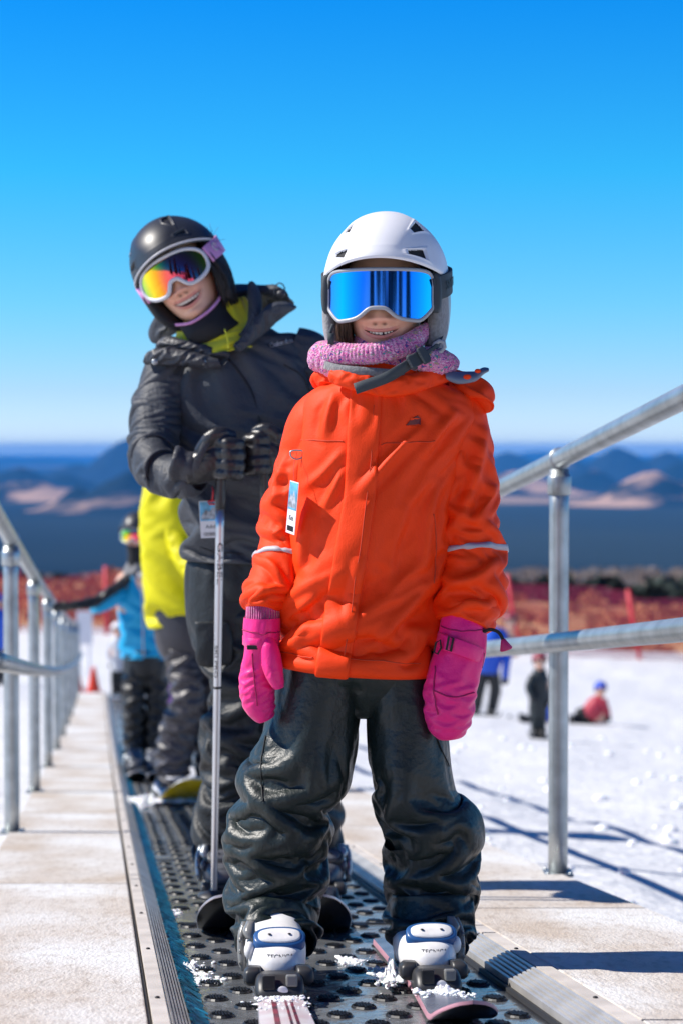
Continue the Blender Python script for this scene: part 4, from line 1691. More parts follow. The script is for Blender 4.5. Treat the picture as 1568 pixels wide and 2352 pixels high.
def surf_strip(V, Nn, i0, i1, xa, xb, off, m, name, parent, nw=8):
    """raised strip over rows i0..i1 between the picture columns xa(row), xb(row)"""
    rows = []
    for i in range(i0, i1 + 1):
        X, Y = project(V[i])
        M = V.shape[1]
        fr0 = np.arange(M // 2, M)
        order = np.argsort(X[fr0])
        t = (i - i0) / max(1, i1 - i0)
        xs_ = np.linspace(xa(t), xb(t), nw)
        pts = np.stack([np.interp(xs_, X[fr0][order], V[i][fr0][order][:, k]) for k in range(3)], -1)
        nn = nrm(np.stack([np.interp(xs_, X[fr0][order], Nn[i][fr0][order][:, k]) for k in range(3)], -1))
        top = pts + nn * off
        rows.append(np.concatenate([pts[:1] - nn[:1] * .003, top, pts[-1:] - nn[-1:] * .003], 0))
    V2 = np.array(rows)
    e0 = V2[:1] - np.array([0, -0.004, 0])
    mb = MB()
    mb.grid(V2, closed=False)
    return mb.build(name, m, parent, sub=1)


zipf = surf_strip(VJ, NJ, 4, 127, lambda t: np.interp(t, [0, .15, .4, .7, 1], [808, 800, 790, 752, 722]), lambda t: np.interp(t, [0, .15, .4, .7, 1], [878, 874, 862, 828, 800]), .0065, M_orange, 'zip_flap', jacket)
M_seam = mat('orange_seam', (0.60, 0.045, 0.006), 0.7)


def seam(V, Nn, pix, r=.0011, off=.0004, name='seam', m=None, parent=None):
    pts = []
    q = path([(x, y, 0) for x, y in pix], 40)
    for x, y, _ in q:
        i, j, p, n_ = surf(V, Nn, x, y)
        pts.append(p + n_ * off)
    pts = np.array(pts)
    for _ in range(12):
        pts[1:-1] = .5 * pts[1:-1] + .25 * (pts[:-2] + pts[2:])
    mb = MB()
    mb.tube(pts, r, 6)
    return mb.build(name, m or M_seam, parent)


seam(VJ, NJ, [(690, 1012), (740, 1014), (790, 1015)], parent=jacket)
seam(VJ, NJ, [(872, 1020), (930, 1016), (1000, 1014)], parent=jacket)
seam(VJ, NJ, [(648, 1496), (700, 1508), (722, 1512)], parent=jacket)
seam(VJ, NJ, [(802, 1512), (900, 1522), (990, 1524)], parent=jacket)
seam(VJ, NJ, [(858, 930), (850, 1100), (822, 1300), (792, 1510)], off=.0070, parent=jacket)
seam(VJ, NJ, [(996, 1180), (1000, 1260), (996, 1340)], r=.0016, parent=jacket)
# grey arm bands
M_reflect = mat('grey_reflective_tape', (0.50, 0.48, 0.52), 0.5)


def arm_band(V, Nn, ia, ib, name):
    M = V.shape[1]
    rows = []
    for i, off in ((ia, -.002), (ia, .0022), (ib, .0022), (ib, -.002)):
        rows.append(V[i] + Nn[i] * off)
    mb = MB()
    mb.grid(np.array(rows))
    return mb.build(name, M_reflect, jacket)


i_l = surf(VL, NL, 626, 1254)[0]
arm_band(VL, NL, i_l, i_l + 2, 'arm_band')
i_r = surf(VR, NR, 1085, 1248)[0]
arm_band(VR, NR, i_r, i_r + 2, 'arm_band')
# hood bunched behind the neck and on the shoulder
hd = Loft([(742, 885, 3.72, 12, .02), (752, 868, 3.73, 26, .035), (800, 858, 3.80, 34, .05), (890, 856, 3.87, 36, .05), (985, 868, 3.84, 36, .05), (1045, 884, 3.79, 40, .05), (1085, 900, 3.755, 36, .045), (1106, 925, 3.745, 22, .035), (1112, 950, 3.745, 8, .012)])
VH = fabric(hd, 96, 48, sv=1.16, sh=1.05, rin=.85, rout=1.12, kb=.25, iters=(80, 50, 30), seed=5)
mb = MB()
mb.grid(VH, cap0=True, cap1=True)
mb.build('hood', M_orange, jacket, sub=1)
# collar flap in front of the neck
cf = Loft([(762, 862, 3.665, 16, .012), (790, 868, 3.645, 20, .012), (840, 878, 3.635, 24, .012), (890, 886, 3.635, 24, .012), (940, 880, 3.645, 24, .014), (990, 866, 3.67, 22, .014), (1030, 858, 3.71, 16, .014)])
VC = fabric(cf, 64, 32, sv=1.06, sh=1.02, rin=.85, rout=1.1, kb=.3, iters=(60, 40, 20), seed=9)
mb = MB()
mb.grid(VC, cap0=True, cap1=True)
mb.build('collar', M_orange, jacket, sub=1)
# grey tab lying on the shoulder
M_tab = mat('blue_grey_rubber', (0.16, 0.20, 0.27), 0.5)
tb = []
for t in np.linspace(0, 1, 16):
    x = 1022 + (1122 - 1022) * t
    yy = np.interp(t, [0, .3, .7, .88, 1], [860, 868, 864, 850, 849])
    w = np.interp(t, [0, .15, .5, .8, 1], [12, 17, 17, 13, 5])
    tb.append([P(x, yy - w, 3.70), P(x, yy - w * .3, 3.665), P(x, yy + w * .6, 3.66), P(x, yy + w, 3.668), P(x, yy + w * .6, 3.675), P(x, yy - w * .3, 3.685)])
mb = MB()
mb.grid(np.array(tb), cap0=True, cap1=True)
tabo = mb.build('shoulder_tab', M_tab, jacket, sub=1)
mb = MB()
for x, y, rr in ((1072, 866, .0075), (1096, 852, .006)):
    mb.ball(P(x, y, 3.664), rr, .003, rr * .7, 8)
mb.build('tab_stud', M_orange, tabo)
# chest emblem
M_embl = mat('dark_red_print', (0.15, 0.016, 0.014), 0.5)
mb = MB()
i, j, p0, n0 = surf(VJ, NJ, 947, 968)
for (pts_) in ([(-17, 11), (-4, -2), (2, -10), (10, -13), (16, -10), (17, 9), (8, 12)],):
    A = [surf(VJ, NJ, 947 + a, 968 + b_)[2] + n0 * .0025 for a, b_ in pts_]
    B = [q - n0 * .004 for q in A]
    n_ = len(A)
    mb.add(A + B, [list(range(n_))] + [(k, (k + 1) % n_, n_ + (k + 1) % n_, n_ + k) for k in range(n_)])
emb = mb.build('chest_emblem', M_embl, jacket, smooth=False)
mb = MB()
for k in range(4):
    y = 961 + k * 4.6
    A = [surf(VJ, NJ, x, yy)[2] + n0 * .0032 for x, yy in ((940 - k * 2, y), (962, y), (962, y + 1.3), (939 - k * 2, y + 1.3))]
    mb.add(A, [(0, 1, 2, 3)])
mb.build('emblem_lines', M_orange, emb, smooth=False)

# ---- mittens
M_pink = mat('magenta_nylon', (0.93, 0.012, 0.23), 0.45, spec=0.45, sheen=0.1, bump=[('noise', 45, 0.003), ('noise', 300, 0.0005)])
M_pinkk = mat('magenta_rib_knit', (0.52, 0.03, 0.22), 0.95, sheen=0.6, var=0.3, vscale=90, bump=[('x', 70, 0.003), ('noise', 200, 0.002)])
M_cord = mat('black_cord', (0.012, 0.012, 0.012), 0.7)
ml = empty('mitten', (0, 0, 0)); ml.parent = kid
ml.location = Vector([float(v) for v in (P(600, 1500, 3.69) - np.array(kid.location))])
V, C, T, q = Loft([(604, 1378, 3.70, 36, .036), (604, 1400, 3.70, 38, .037), (602, 1430, 3.695, 39, .037)]).grid(16, 60)
mb = MB(); mb.grid(V + .0012 * vnoise(V * 160, 2, 2)[..., None]); mb.build('knit_cuff', M_pinkk, ml)
lo1 = Loft([(602, 1418, 3.695, 42, .040), (602, 1432, 3.695, 44, .041), (602, 1462, 3.69, 43, .040), (600, 1480, 3.69, 38, .036), (596, 1500, 3.69, 38, .036), (592, 1530, 3.69, 40, .036), (591, 1565, 3.69, 41, .035), (594, 1600, 3.69, 38, .032), (602, 1628, 3.69, 27, .026), (608, 1642, 3.69, 15, .016), (611, 1648, 3.69, 4, .004)])
V = fabric(lo1, 80, 64, sv=[(0, 1.02), (.2, 1.1), (1, 1.07)], sh=1.02, rin=.92, rout=1.07, kb=.4, iters=(60, 40, 20), seed=21)
mb = MB(); mb.grid(V, cap1=True)
lo2 = Loft([(612, 1470, 3.675, 20, .022), (618, 1490, 3.667, 25, .025), (624, 1515, 3.662, 24, .024), (631, 1545, 3.66, 19, .021), (637, 1565, 3.66, 12, .015), (640, 1575, 3.66, 3, .004)])
V2 = fabric(lo2, 48, 40, sv=1.06, sh=1.02, rin=.93, rout=1.06, kb=.4, levels=2, iters=(50, 30), seed=22)
mb.grid(V2, cap0=True, cap1=True)
mb.build('mitten_shell', M_pink, ml, sub=1)
mb = MB()
ribbon(mb, path([P(560, 1470, 3.70), P(572, 1476, 3.662), P(596, 1478, 3.652), P(606, 1476, 3.655)], 16), [0, 0, 1], .018, .0018)
mb.build('wrist_strap', M_pink, ml)
mb = MB(); mb.box(P(580, 1487, 3.653), (.010, .003, .004)); mb.build('strap_buckle', M_cord, ml, smooth=False, bevel=.001)

M_pseam = mat('dark_magenta_seam', (.40, .005, .10), .7)
NM = normals(V)
seam(V, NM, [(580, 1500), (584, 1560), (592, 1620)], r=.0013, m=M_pseam, parent=ml, off=.001)
seam(V, NM, [(558, 1446), (600, 1456), (640, 1452)], r=.0013, m=M_pseam, parent=ml, off=.001)
mr = empty('mitten', (0, 0, 0)); mr.parent = kid
mr.location = Vector([float(v) for v in (P(1040, 1550, 3.66) - np.array(kid.location))])
lo1 = Loft([(1064, 1422, 3.685, 52, .042), (1063, 1436, 3.68, 55, .044), (1061, 1466, 3.675, 57, .045), (1054, 1500, 3.67, 59, .044), (1042, 1535, 3.665, 61, .044), (1034, 1575, 3.66, 61, .043), (1031, 1615, 3.66, 58, .041), (1030, 1650, 3.66, 50, .036), (1031, 1675, 3.66, 34, .026), (1032, 1686, 3.66, 18, .014), (1033, 1691, 3.66, 4, .003)])
V = fabric(lo1, 80, 64, sv=[(0, 1.02), (.3, 1.08), (1, 1.06)], sh=1.02, rin=.93, rout=1.06, kb=.4, iters=(60, 40, 20), seed=31)
mb = MB(); mb.grid(V, cap1=True)
lo2 = Loft([(1020, 1500, 3.70, 24, .024), (1004, 1530, 3.70, 24, .024), (990, 1560, 3.70, 20, .022), (984, 1590, 3.70, 12, .015), (982, 1600, 3.70, 3, .003)])
V2, _, _, _ = lo2.grid(30, 32)
mb.grid(V2, cap0=True, cap1=True)
mb.build('mitten_shell', M_pink, mr, sub=1)
NM = normals(V)
mb = MB()
ribbon(mb, path([P(1003, 1466, 3.68), P(1016, 1474, 3.640), P(1040, 1482, 3.622), (P(1075, 1494, 3.622)), P(1100, 1505, 3.642), P(1109, 1512, 3.665)], 30), [.2, 0, 1], .0275, .0018)
st_ = mb.build('wrist_strap', M_pink, mr)
seam(V, NM, [(1000, 1530), (996, 1580), (1004, 1640)], r=.0013, m=M_pseam, parent=mr, off=.001)
seam(V, NM, [(996, 1586), (1040, 1602), (1086, 1590)], r=.0013, m=M_pseam, parent=mr, off=.001)
seam(V, NM, [(1012, 1440), (1060, 1450), (1112, 1446)], r=.0013, m=M_pseam, parent=mr, off=.001)
mb = MB()
mb.tube([P(x, y, 3.617) for x, y in ((1030, 1462), (1040, 1466), (1034, 1496), (1024, 1492))], .0022, 6, closed=True)
mb.tube([P(x, y, 3.63) for x, y in ((1000, 1476), (1010, 1470), (1012, 1488), (1004, 1502), (996, 1498))], .0020, 6, closed=True)
mb.build('strap_buckle', M_cord, mr)
mb = MB()
ribbon(mb, [P(1107, 1500, 3.65), P(1105, 1518, 3.65), P(1102, 1534, 3.65)], [1, .3, 0], .008, .0012)
mb.build('side_label', M_strap, mr)
mb = MB()
mb.tube(path([P(1098, 1432, 3.66), P(1112, 1450, 3.652), P(1122, 1446, 3.65), P(1140, 1450, 3.65), P(1153, 1468, 3.65), P(1154, 1476, 3.65)], 30), .0034, 8)
mb.build('pull_cord', M_cord, mr)
mb = MB()
mb.tube([P(1154, 1468, 3.65), P(1155, 1472, 3.65), P(1161, 1490, 3.65), P(1162, 1493, 3.65)], [.004, .0055, .0125, .011], 12)
mb.build('cord_toggle', mat('raspberry_rubber', (.55, .02, .14), .5), mr)

# ---- trousers
M_pants = mat('black_green_nylon', (0.011, 0.019, 0.018), 0.40, spec=0.45, var=0.12, vscale=7, bump=[('noise', 40, 0.003), ('noise', 110, 0.0012), ('noise', 500, 0.0003)])
hip = Loft([(835, 1460, 3.76, 172, .112, 3), (832, 1530, 3.765, 182, .112, 3), (832, 1580, 3.775, 184, .100, 2), (826, 1618, 3.785, 120, .08, 1), (824, 1634, 3.785, 50, .05), (823, 1640, 3.79, 12, .02)], flat=True)
VHp = fabric(hip, 48, 96, sv=1.05, sh=1.02, rin=.92, rout=1.05, kb=.35, iters=(60, 40, 20), seed=41)
mb = MB()
mb.grid(VHp, cap1=True)
leg_l = Loft([(742, 1500, 3.765, 88, .104), (730, 1590, 3.765, 99, .106), (712, 1680, 3.76, 108, .104), (690, 1750, 3.75, 117, .102), (660, 1815, 3.745, 104, .098), (650, 1870, 3.745, 112, .096), (638, 1930, 3.755, 111, .094),
              (636, 2000, 3.765, 108, .092), (632, 2060, 3.76, 107, .094), (634, 2118, 3.735, 102, .098), (638, 2172, 3.705, 94, .098, -4)])
VLl = fabric(leg_l, 160, 128, crease=.012, cscale=13, sv=[(0, 1.03), (.22, 1.08), (.40, 1.16), (.55, 1.22), (.8, 1.24), (.95, 1.18), (1, 1.10)], sh=[(0, 1.0), (.3, 1.03), (1, 1.05)], rin=.86, rout=1.085, kb=.45, ks=.45,
             iters=(140, 80, 40), seed=43, amp=.012, grav=.0002, amax=.022)
mb.grid(hem(VLl, .010, .04), cap1=True)
leg_r = Loft([(915, 1500, 3.765, 92, .104), (926, 1590, 3.765, 98, .106), (941, 1680, 3.76, 96, .104), (947, 1760, 3.75, 94, .100), (952, 1815, 3.745, 97, .098), (972, 1868, 3.745, 104, .096), (990, 1900, 3.75, 111, .094),
              (988, 1945, 3.755, 109, .092), (991, 2025, 3.76, 107, .090), (988, 2095, 3.74, 105, .098), (984, 2168, 3.71, 95, .098, 3)])
VRl = fabric(leg_r, 160, 128, crease=.012, cscale=13, sv=[(0, 1.02), (.25, 1.05), (.42, 1.10), (.56, 1.22), (.8, 1.24), (.95, 1.18), (1, 1.10)], sh=[(0, 1.0), (.3, 1.03), (1, 1.05)], rin=.86, rout=1.085, kb=.45, ks=.45,
             iters=(140, 80, 40), seed=47, amp=.012, grav=.0002, amax=.022)
mb.grid(hem(VRl, .010, .04), cap1=True)
trou = mb.build('trousers', M_pants, kid, sub=1)
M_tseam = mat('black_seam', (.006, .008, .008), .6)
NLl, NRl = normals(VLl), normals(VRl)
for Vv, Nv, rows_ in ((VLl, NLl, [(548, 2138), (640, 2150), (728, 2150)]), (VRl, NRl, [(888, 2138), (985, 2142), (1080, 2142)]), (VRl, NRl, [(1000, 1600), (1002, 1690), (1030, 1760)]), (VLl, NLl, [(612, 1690), (600, 1760), (604, 1840)])):
    seam(Vv, Nv, rows_, r=.0013, m=M_tseam, parent=trou, off=.0015)


# ---- boots, bindings, skis
M_bootw = mat('white_boot_plastic', (0.80, 0.79, 0.78), 0.34, spec=0.5, var=0.12, vscale=22, bump=[('noise', 40, .0008)])
M_bootb = mat('blue_boot_plastic', (0.025, 0.10, 0.28), 0.3, spec=0.5)
M_clear = mat('smoky_plastic', (0.20, 0.20, 0.19), 0.25, spec=0.6)
M_bind = mat('charcoal_binding', (0.035, 0.036, 0.038), 0.42, spec=0.5, var=0.2, vscale=30)


def slope_frame(px, row, yaw=0.0, dz=0.0, k=1.0):
    """frame standing on the belt: x across, y back along the slope, z up, at the picture position of the ground point"""
    Y = 2475.0 / (row - 1590)
    O = P(px, row, Y)
    O[2] = belt_z(Y) + dz
    d = nrm(np.array([SX, 1, -0.1244]))
    Rz = np.array(Matrix.Rotation(R(yaw), 3, 'Z'))
    d = Rz @ d
    x = nrm(np.cross(d, [0, 0, 1]))
    up = np.cross(x, d)
    return Frame(O, np.stack([x, d, up], 1), k)


def ski_boot(fr, outer, parent, mats, label=None):
    """toe at y=0 in front, heel at +0.28; outer = -1/1 side of the buckles"""
    bt = empty('boot', (0, 0, 0)); bt.parent = parent
    bt.location = Vector([float(v) for v in (fr([0, .12, 0]) - np.array(parent.location))])
    Mw, Mb, Mc = mats
    mb = MB()
    k = [(.028, 0, .135, .040, .128, 2.8), (.031, 0, .135, .049, .136, 2.8), (.040, 0, .133, .053, .140, 2.7), (.054, 0, .134, .055, .139, 2.6), (.068, 0, .138, .0555, .132, 2.5), (.080, 0, .147, .0535, .117, 2.4), (.092, 0, .172, .050, .092, 2.3),
         (.108, 0, .205, .046, .068, 2.2), (.128, 0, .232, .042, .050, 2.2), (.140, 0, .24, .040, .046, 2.2)]
    mb.grid(rings(k, 70, 64, fr), cap0=True, cap1=True)
    sh = mb.build('shell', Mw, bt)
    mb = MB()                                             # sole blocks
    mb.grid(rings([(.004, 0, .022, .034, .030, 4), (.028, 0, .022, .035, .031, 4)], 6, 32, fr), cap0=True, cap1=True)
    mb.build('sole', M_bind, bt)
    mb = MB()
    mb.grid(rings([(.004, 0, .25, .034, .04, 4), (.028, 0, .25, .035, .04, 4)], 6, 32, fr), cap0=True, cap1=True)
    mb.build('sole', M_bind, bt)
    # instep plate: tilted disc of blue with a pale plate and two holes
    A = np.array([[1, 0, 0], [0, .72, -.69], [0, .69, .72]])
    c0 = np.array([0.004, .050, .091])
    def disc(rx, ry, h, lift, m, name, par):
        mb = MB()
        a = np.linspace(0, 2 * math.pi, 40, endpoint=False)
        rows = []
        for s_, zz in ((1.0, -.012), (1.0, h * .6), (.93, h), (.5, h * 1.15)):
            l = np.stack([rx * s_ * np.sign(np.cos(a)) * np.abs(np.cos(a)) ** .75, -ry * s_ * np.sign(np.sin(a)) * np.abs(np.sin(a)) ** .75, np.full(40, zz + lift)], -1)
            rows.append(c0 + l @ np.array([[1, 0, 0], [0, .80, .60], [0, -.60, .80]]) )
        mb.grid(fr(np.array(rows)), cap1=True)
        return mb.build(name, m, par)
    disc(.047, .0255, .006, .0, Mb, 'instep_ring', bt)
    pl = disc(.0385, .0180, .004, .0055, Mw, 'instep_plate', bt)
    for sx in (-1, 1):
        mb = MB()
        l = np.array([sx * .018, 0, .0115])
        mb.ball(fr(c0 + l @ np.array([[1, 0, 0], [0, .80, .60], [0, -.60, .80]])), .0032, .0032, .0012, 8)
        mb.build('plate_hole', M_black, pl)
    # side pivot and buckle lever
    mb = MB()
    for z0, y0, rr in ((.070, .055, .016),):
        mb.ball(fr([outer * .050, y0, z0]), .010, rr, rr, 12)
    mb.build('pivot_boss', Mw, bt)
    mb = MB()
    mb.grid(rings([(.03, outer * .060, .085, .004, .010, 3), (.04, outer * .062, .085, .007, .014, 3), (.09, outer * .064, .10, .007, .016, 3), (.115, outer * .058, .11, .005, .012, 3)], 14, 16, fr), cap0=True, cap1=True)
    for z0 in (.045, .065, .085):
        mb.tube(fr(np.array([[outer * .066, .07, z0], [outer * .066, .12, z0 + .012]])), .0035, 6)
    mb.build('buckle_lever', Mc, bt)
    mb = MB()
    mb.grid(rings([(.088, outer * .047, .085, .010, .018, 2.5), (.100, outer * .050, .09, .012, .020, 2.5), (.118, outer * .046, .10, .008, .016, 2.5)], 10, 20, fr), cap0=True, cap1=True)
    mb.build('buckle_catch', Mc, bt)
    # worn lettering on the toe
    mb = MB()
    tv, tf = text_mesh('TECNICA', .0115, .0002)
    pts = []
    for v in tv:
        x, z = v[0] + .004, .064 + v[1]
        a_, b_, cy = np.interp(z, [kk[0] for kk in k], [kk[3] for kk in k]), np.interp(z, [kk[0] for kk in k], [kk[4] for kk in k]), np.interp(z, [kk[0] for kk in k], [kk[2] for kk in k])
        pts.append([x, cy - b_ * (1 - min(1, abs(x / a_)) ** 2.5) ** (1 / 2.5) - .0012, z])
    mb.add(fr(np.array(pts)), tf)
    mb.build('lettering', M_strap, sh, smooth=False)
    return bt


def crumb(mb, c, r, rs):
    """one irregular lump of packed snow"""
    n, m = 5, 8
    ph = np.linspace(.25, math.pi - .25, n)
    th = np.linspace(0, 2 * math.pi, m, endpoint=False)
    p_, t_ = np.meshgrid(ph, th, indexing='ij')
    k = rs.uniform(.55, 1.25, (n, m))
    L = np.stack([np.sin(p_) * np.cos(t_), np.sin(p_) * np.sin(t_), np.cos(p_)], -1) * k[..., None] * np.array([r * rs.uniform(.8, 1.6), r * rs.uniform(.8, 1.6), r * rs.uniform(.4, .8)])
    mb.grid(np.asarray(c, float) + L @ rot(rs.uniform(0, 360), 0, 0), cap0=True, cap1=True)


def drift(mb, fr, x0, y0, rx, ry, h, seed, base=0.0):
    """a smeared patch of snow with a ragged edge"""
    n, m = 22, 56
    rs = np.random.RandomState(seed)
    rr = np.linspace(0.02, 1, n)[:, None]
    a = np.linspace(0, 2 * math.pi, m, endpoint=False)[None]
    edge = 1 + .30 * np.sin(a * 3 + rs.uniform(0, 6)) + .22 * np.sin(a * 7 + rs.uniform(0, 6)) + .16 * np.sin(a * 13 + rs.uniform(0, 6))
    X, Y = x0 + rx * rr * edge * np.cos(a), y0 + ry * rr * edge * np.sin(a)
    q = np.stack([X, Y, 0 * X], -1)
    nz = .55 + .45 * vnoise(q * 130, seed, 3) + .3 * vnoise(q * 420, seed + 1, 2)
    Z = base + h * np.clip((1 - rr ** 2.2) * nz, -.12, 2) - .0012
    mb.grid(fr(np.stack([X, Y, Z], -1)), cap0=True)


def snow_bits(mb, fr, spots, rs, base=.002):
    for q, (x0, y0, sx, sy, n, r) in enumerate(spots):
        drift(mb, fr, x0, y0, sx * 1.5, sy * 1.5, r * 1.6, q + n, base - .006)
        for k in range(n):
            x, y = x0 + rs.normal() * sx, y0 + rs.normal() * sy
            crumb(mb, fr([x, y, base + r * .2]), r * .75 * rs.uniform(.2, 1.0) ** 1.5, rs)


def ski(fr, L0, L1, wid, label, m_top, m_base, m_edge, snow, shovel=.10, group='skis', lift=.055, black_tip=False, graphics=None, binding=True):
    """fr: at the boot toe; tip at y = -L0, tail at y = L1"""
    root = empty('ski', fr([0, .1, 0]))
    ys_ = np.concatenate([np.linspace(-L0, -L0 + .22, 30), np.linspace(-L0 + .24, L1, 40)])
    def half(y):
        t = y + L0
        if t < .10:
            return wid * .62 * math.sqrt(max(1e-4, 1 - (1 - t / .10) ** 2))
        return wid * (.62 - .16 * min(1, (t - .10) / (L0 * .8)) + .08 * max(0, (y) / max(L1, .1)))
    def zz(y):
        t = y + L0
        return .008 + lift * max(0, 1 - t / .22) ** 1.8
    V = []
    for y in ys_:
        w, z = half(y), zz(y)
        th = .0045 + .009 * min(1, (y + L0) / .25)
        V.append([(-w, y, z), (-w * .97, y, z + th * .8), (-w * .5, y, z + th), (w * .5, y, z + th), (w * .97, y, z + th * .8), (w, y, z), (w * .98, y, z - .002), (-w * .98, y, z - .002)])
    V = np.array(V)
    mb = MB()
    N = len(V)
    fm = np.tile([2, 0, 0, 0, 2, 2, 1, 2], N - 1)
    mb.grid(fr(V), cap0=True, cap1=True, mat=fm)
    bd = mb.build('ski_body', [m_top, m_base, m_edge], root, auto=35)
    if graphics is not None:
        mb = MB()
        for (xa, xb, ya, yb) in graphics[1]:
            yy = np.linspace(ya, yb, 14)
            V2 = np.array([[(half(y) * 2 * xa, y, zz(y) + .0142), (half(y) * 2 * xb, y, zz(y) + .0142)] for y in yy])
            mb.grid(fr(V2), closed=False)
        mb.build('ski_graphic', graphics[0], bd, smooth=False)
    if binding:
        bn = empty('binding', (0, 0, 0)); bn.parent = root
        bn.location = Vector([float(v) for v in (fr([0, -.02, 0]) - np.array(root.location))])
        mb = MB()
        mb.grid(rings([(.014, 0, -.048, .040, .044, 5), (.024, 0, -.047, .043, .045, 5), (.040, 0, -.042, .042, .040, 4.5), (.050, 0, -.036, .038, .033, 4), (.054, 0, -.034, .032, .027, 3.5)], 24, 40, fr), cap0=True, cap1=True)
        mb.build('toe_housing', M_bind, bn)
        for sx in (-1, 1):
            mb = MB()
            mb.grid(rings([(.030, sx * .044, -.004, .012, .022, 5), (.036, sx * .046, -.004, .016, .026, 5), (.054, sx * .046, -.004, .015, .024, 4.5), (.061, sx * .043, -.002, .011, .018, 4)], 12, 20, fr), cap0=True, cap1=True)
            mb.build('toe_wing', M_bind, bn)
        mb = MB()
        mb.ball(fr([.004, -.0895, .030]), .0095, .0018, .0085, 10)
        mb.build('badge', M_white, bn)
        mb = MB()
        mb.box(fr([-.020, -.082, .044]), (.011, .008, .012), fr.R.T)
        mb.build('release_window', M_black, bn, smooth=False, bevel=.002)
        mb = MB()
        mb.box(fr([.020, -.080, .046]), (.010, .009, .010), fr.R.T)
        mb.build('screw_cap', M_clear, bn, smooth=False, bevel=.003)
        mb = MB()
        mb.grid(rings([(.020, 0, .31, .036, .05, 4), (.05, 0, .31, .036, .046, 4), (.085, 0, .30, .030, .03, 3)], 14, 28, fr), cap0=True, cap1=True)
        mb.build('heel_housing', M_bind, bn)
    tag(root, label, 'ski', group)
    if snow:
        mb = MB()
        rs_ = np.random.RandomState(len(label))
        snow_bits(mb, fr, snow, rs_, .020)
        o = mb.build('clinging_snow', M_snow2, root)
        o['kind'] = 'stuff'
    return root


boot_m = (M_bootw, M_bootb, M_clear)
fl = slope_frame(640, 2304, -3, .012)
frr = slope_frame(994, 2290, -2.4, .012)
ski_boot(fl, -1, kid, boot_m)
ski_boot(frr, 1, kid, boot_m)
M_skiw = mat('white_red_topsheet', (0.72, 0.70, 0.71), 0.3, spec=0.5, col2=(0.62, 0.50, 0.52), vscale=14)
M_skid = mat('dark_topsheet', (0.05, 0.06, 0.09), 0.25, spec=0.5, col2=(0.18, 0.2, 0.26), vscale=6)
M_gr = mat('red_dark_graphic', (.30, .02, .05), .3, spec=.5, col2=(.02, .02, .03), vscale=30)
M_edger = mat('pink_sidewall', (.60, .30, .36), .35)
M_base = mat('black_base', (0.01, 0.01, 0.012), 0.25, spec=0.5)
M_edge = mat('ski_edge', (0.55, 0.5, 0.52), 0.3, 0.6)
fl2 = slope_frame(640, 2304, -3, .0)
fr2 = slope_frame(994, 2290, -2.4, .0)
ski(fl2, .80, .60, .085, 'white and red ski under the left boot of the girl in orange', M_skiw, M_base, M_edge, [(0, -.115, .022, .02, 120, .0055), (0, -.17, .020, .05, 170, .0042), (.01, -.125, .018, .012, 14, .010)], group='skis of the girl in orange', graphics=(M_gr, [(-.22, -.12, -.75, -.1), (.05, .10, -.75, -.1), (.16, .22, -.75, -.1)]))
ski(fr2, .50, .66, .085, 'dark topped ski under the right boot, its tip curling up at the bottom edge', M_skid, M_base, M_edger, [(-.006, -.115, .022, .018, 110, .0058), (.03, -.15, .012, .015, 50, .005), (0, -.12, .018, .012, 12, .011), (-.072, .10, .013, .05, 150, .009), (-.072, .10, .010, .03, 16, .018)], group='skis of the girl in orange')
tag(kid, 'girl in orange jacket, white helmet, blue goggles and pink mittens standing on skis', 'person')

# ---- lift pass hanging from the jacket
M_card = mat('white_card', (.74, .73, .75), .35)
M_cardb = mat('blue_card_print', (.10, .36, .58), .35, var=.4, vscale=40)
M_redc = mat('red_cord', (.55, .02, .01), .5)
i, j, p0, n0 = surf(VJ, NJ, 692, 1038)
anc = p0 + n0 * .008


def card(cen_top, w, h, tilt, turn, par, pic):
    """hanging card: parts card_body, picture, barcode"""
    a = np.array([math.cos(turn), -math.sin(turn), 0])
    upv = nrm(np.array([math.sin(tilt), -.06, math.cos(tilt)]))
    a = nrm(a - upv * (a @ upv))
    nn = np.cross(upv, a)
    c = np.asarray(cen_top) - upv * h / 2
    ax = np.array([a, nn, upv])
    mb = MB(); mb.box(c, (w / 2, .0006, h / 2), ax)
    body = mb.build('card_body', M_card, par, smooth=False, bevel=.0004)
    s = -1 if nn[1] > 0 else 1
    mb = MB()
    mb.box(c + upv * h * .22 + nn * s * .0009, (w * .47, .0003, h * .26), ax)
    po = mb.build('picture', M_cardb, body, smooth=False)
    mb = MB()
    q = [(-.42, .10), (-.2, .26), (-.05, .20), (.12, .34), (.42, .12), (.42, .0), (-.42, .0)]
    f0 = [c + a * x * w + upv * y * h + nn * s * .0014 for x, y in q]
    mb.add(f0, [list(range(len(q)))])
    mb.build('mountain_print', mat('grey_print', (.30, .33, .37), .5, var=.5, vscale=90), po, smooth=False)
    mb = MB()
    rs_ = np.random.RandomState(5)
    x = -.36
    while x < .36:
        wd_ = rs_.uniform(.008, .03)
        mb.box(c + a * x * w - upv * h * .40 + nn * s * .0008, (wd_ * w / 2, .0003, h * .05), ax)
        x += wd_ + rs_.uniform(.015, .04)
    mb.build('barcode', M_black, body, smooth=False)
    mb = MB()
    tv, tf = text_mesh(pic, h * .14, .0002)
    mb.add(c + tv[:, :1] * a * (1 if s > 0 else 1) + (tv[:, 1:2] - h * .20) * upv + nn * s * (.0009 + tv[:, 2:3]), tf)
    mb.build('lettering', M_black, body, smooth=False)
    return body


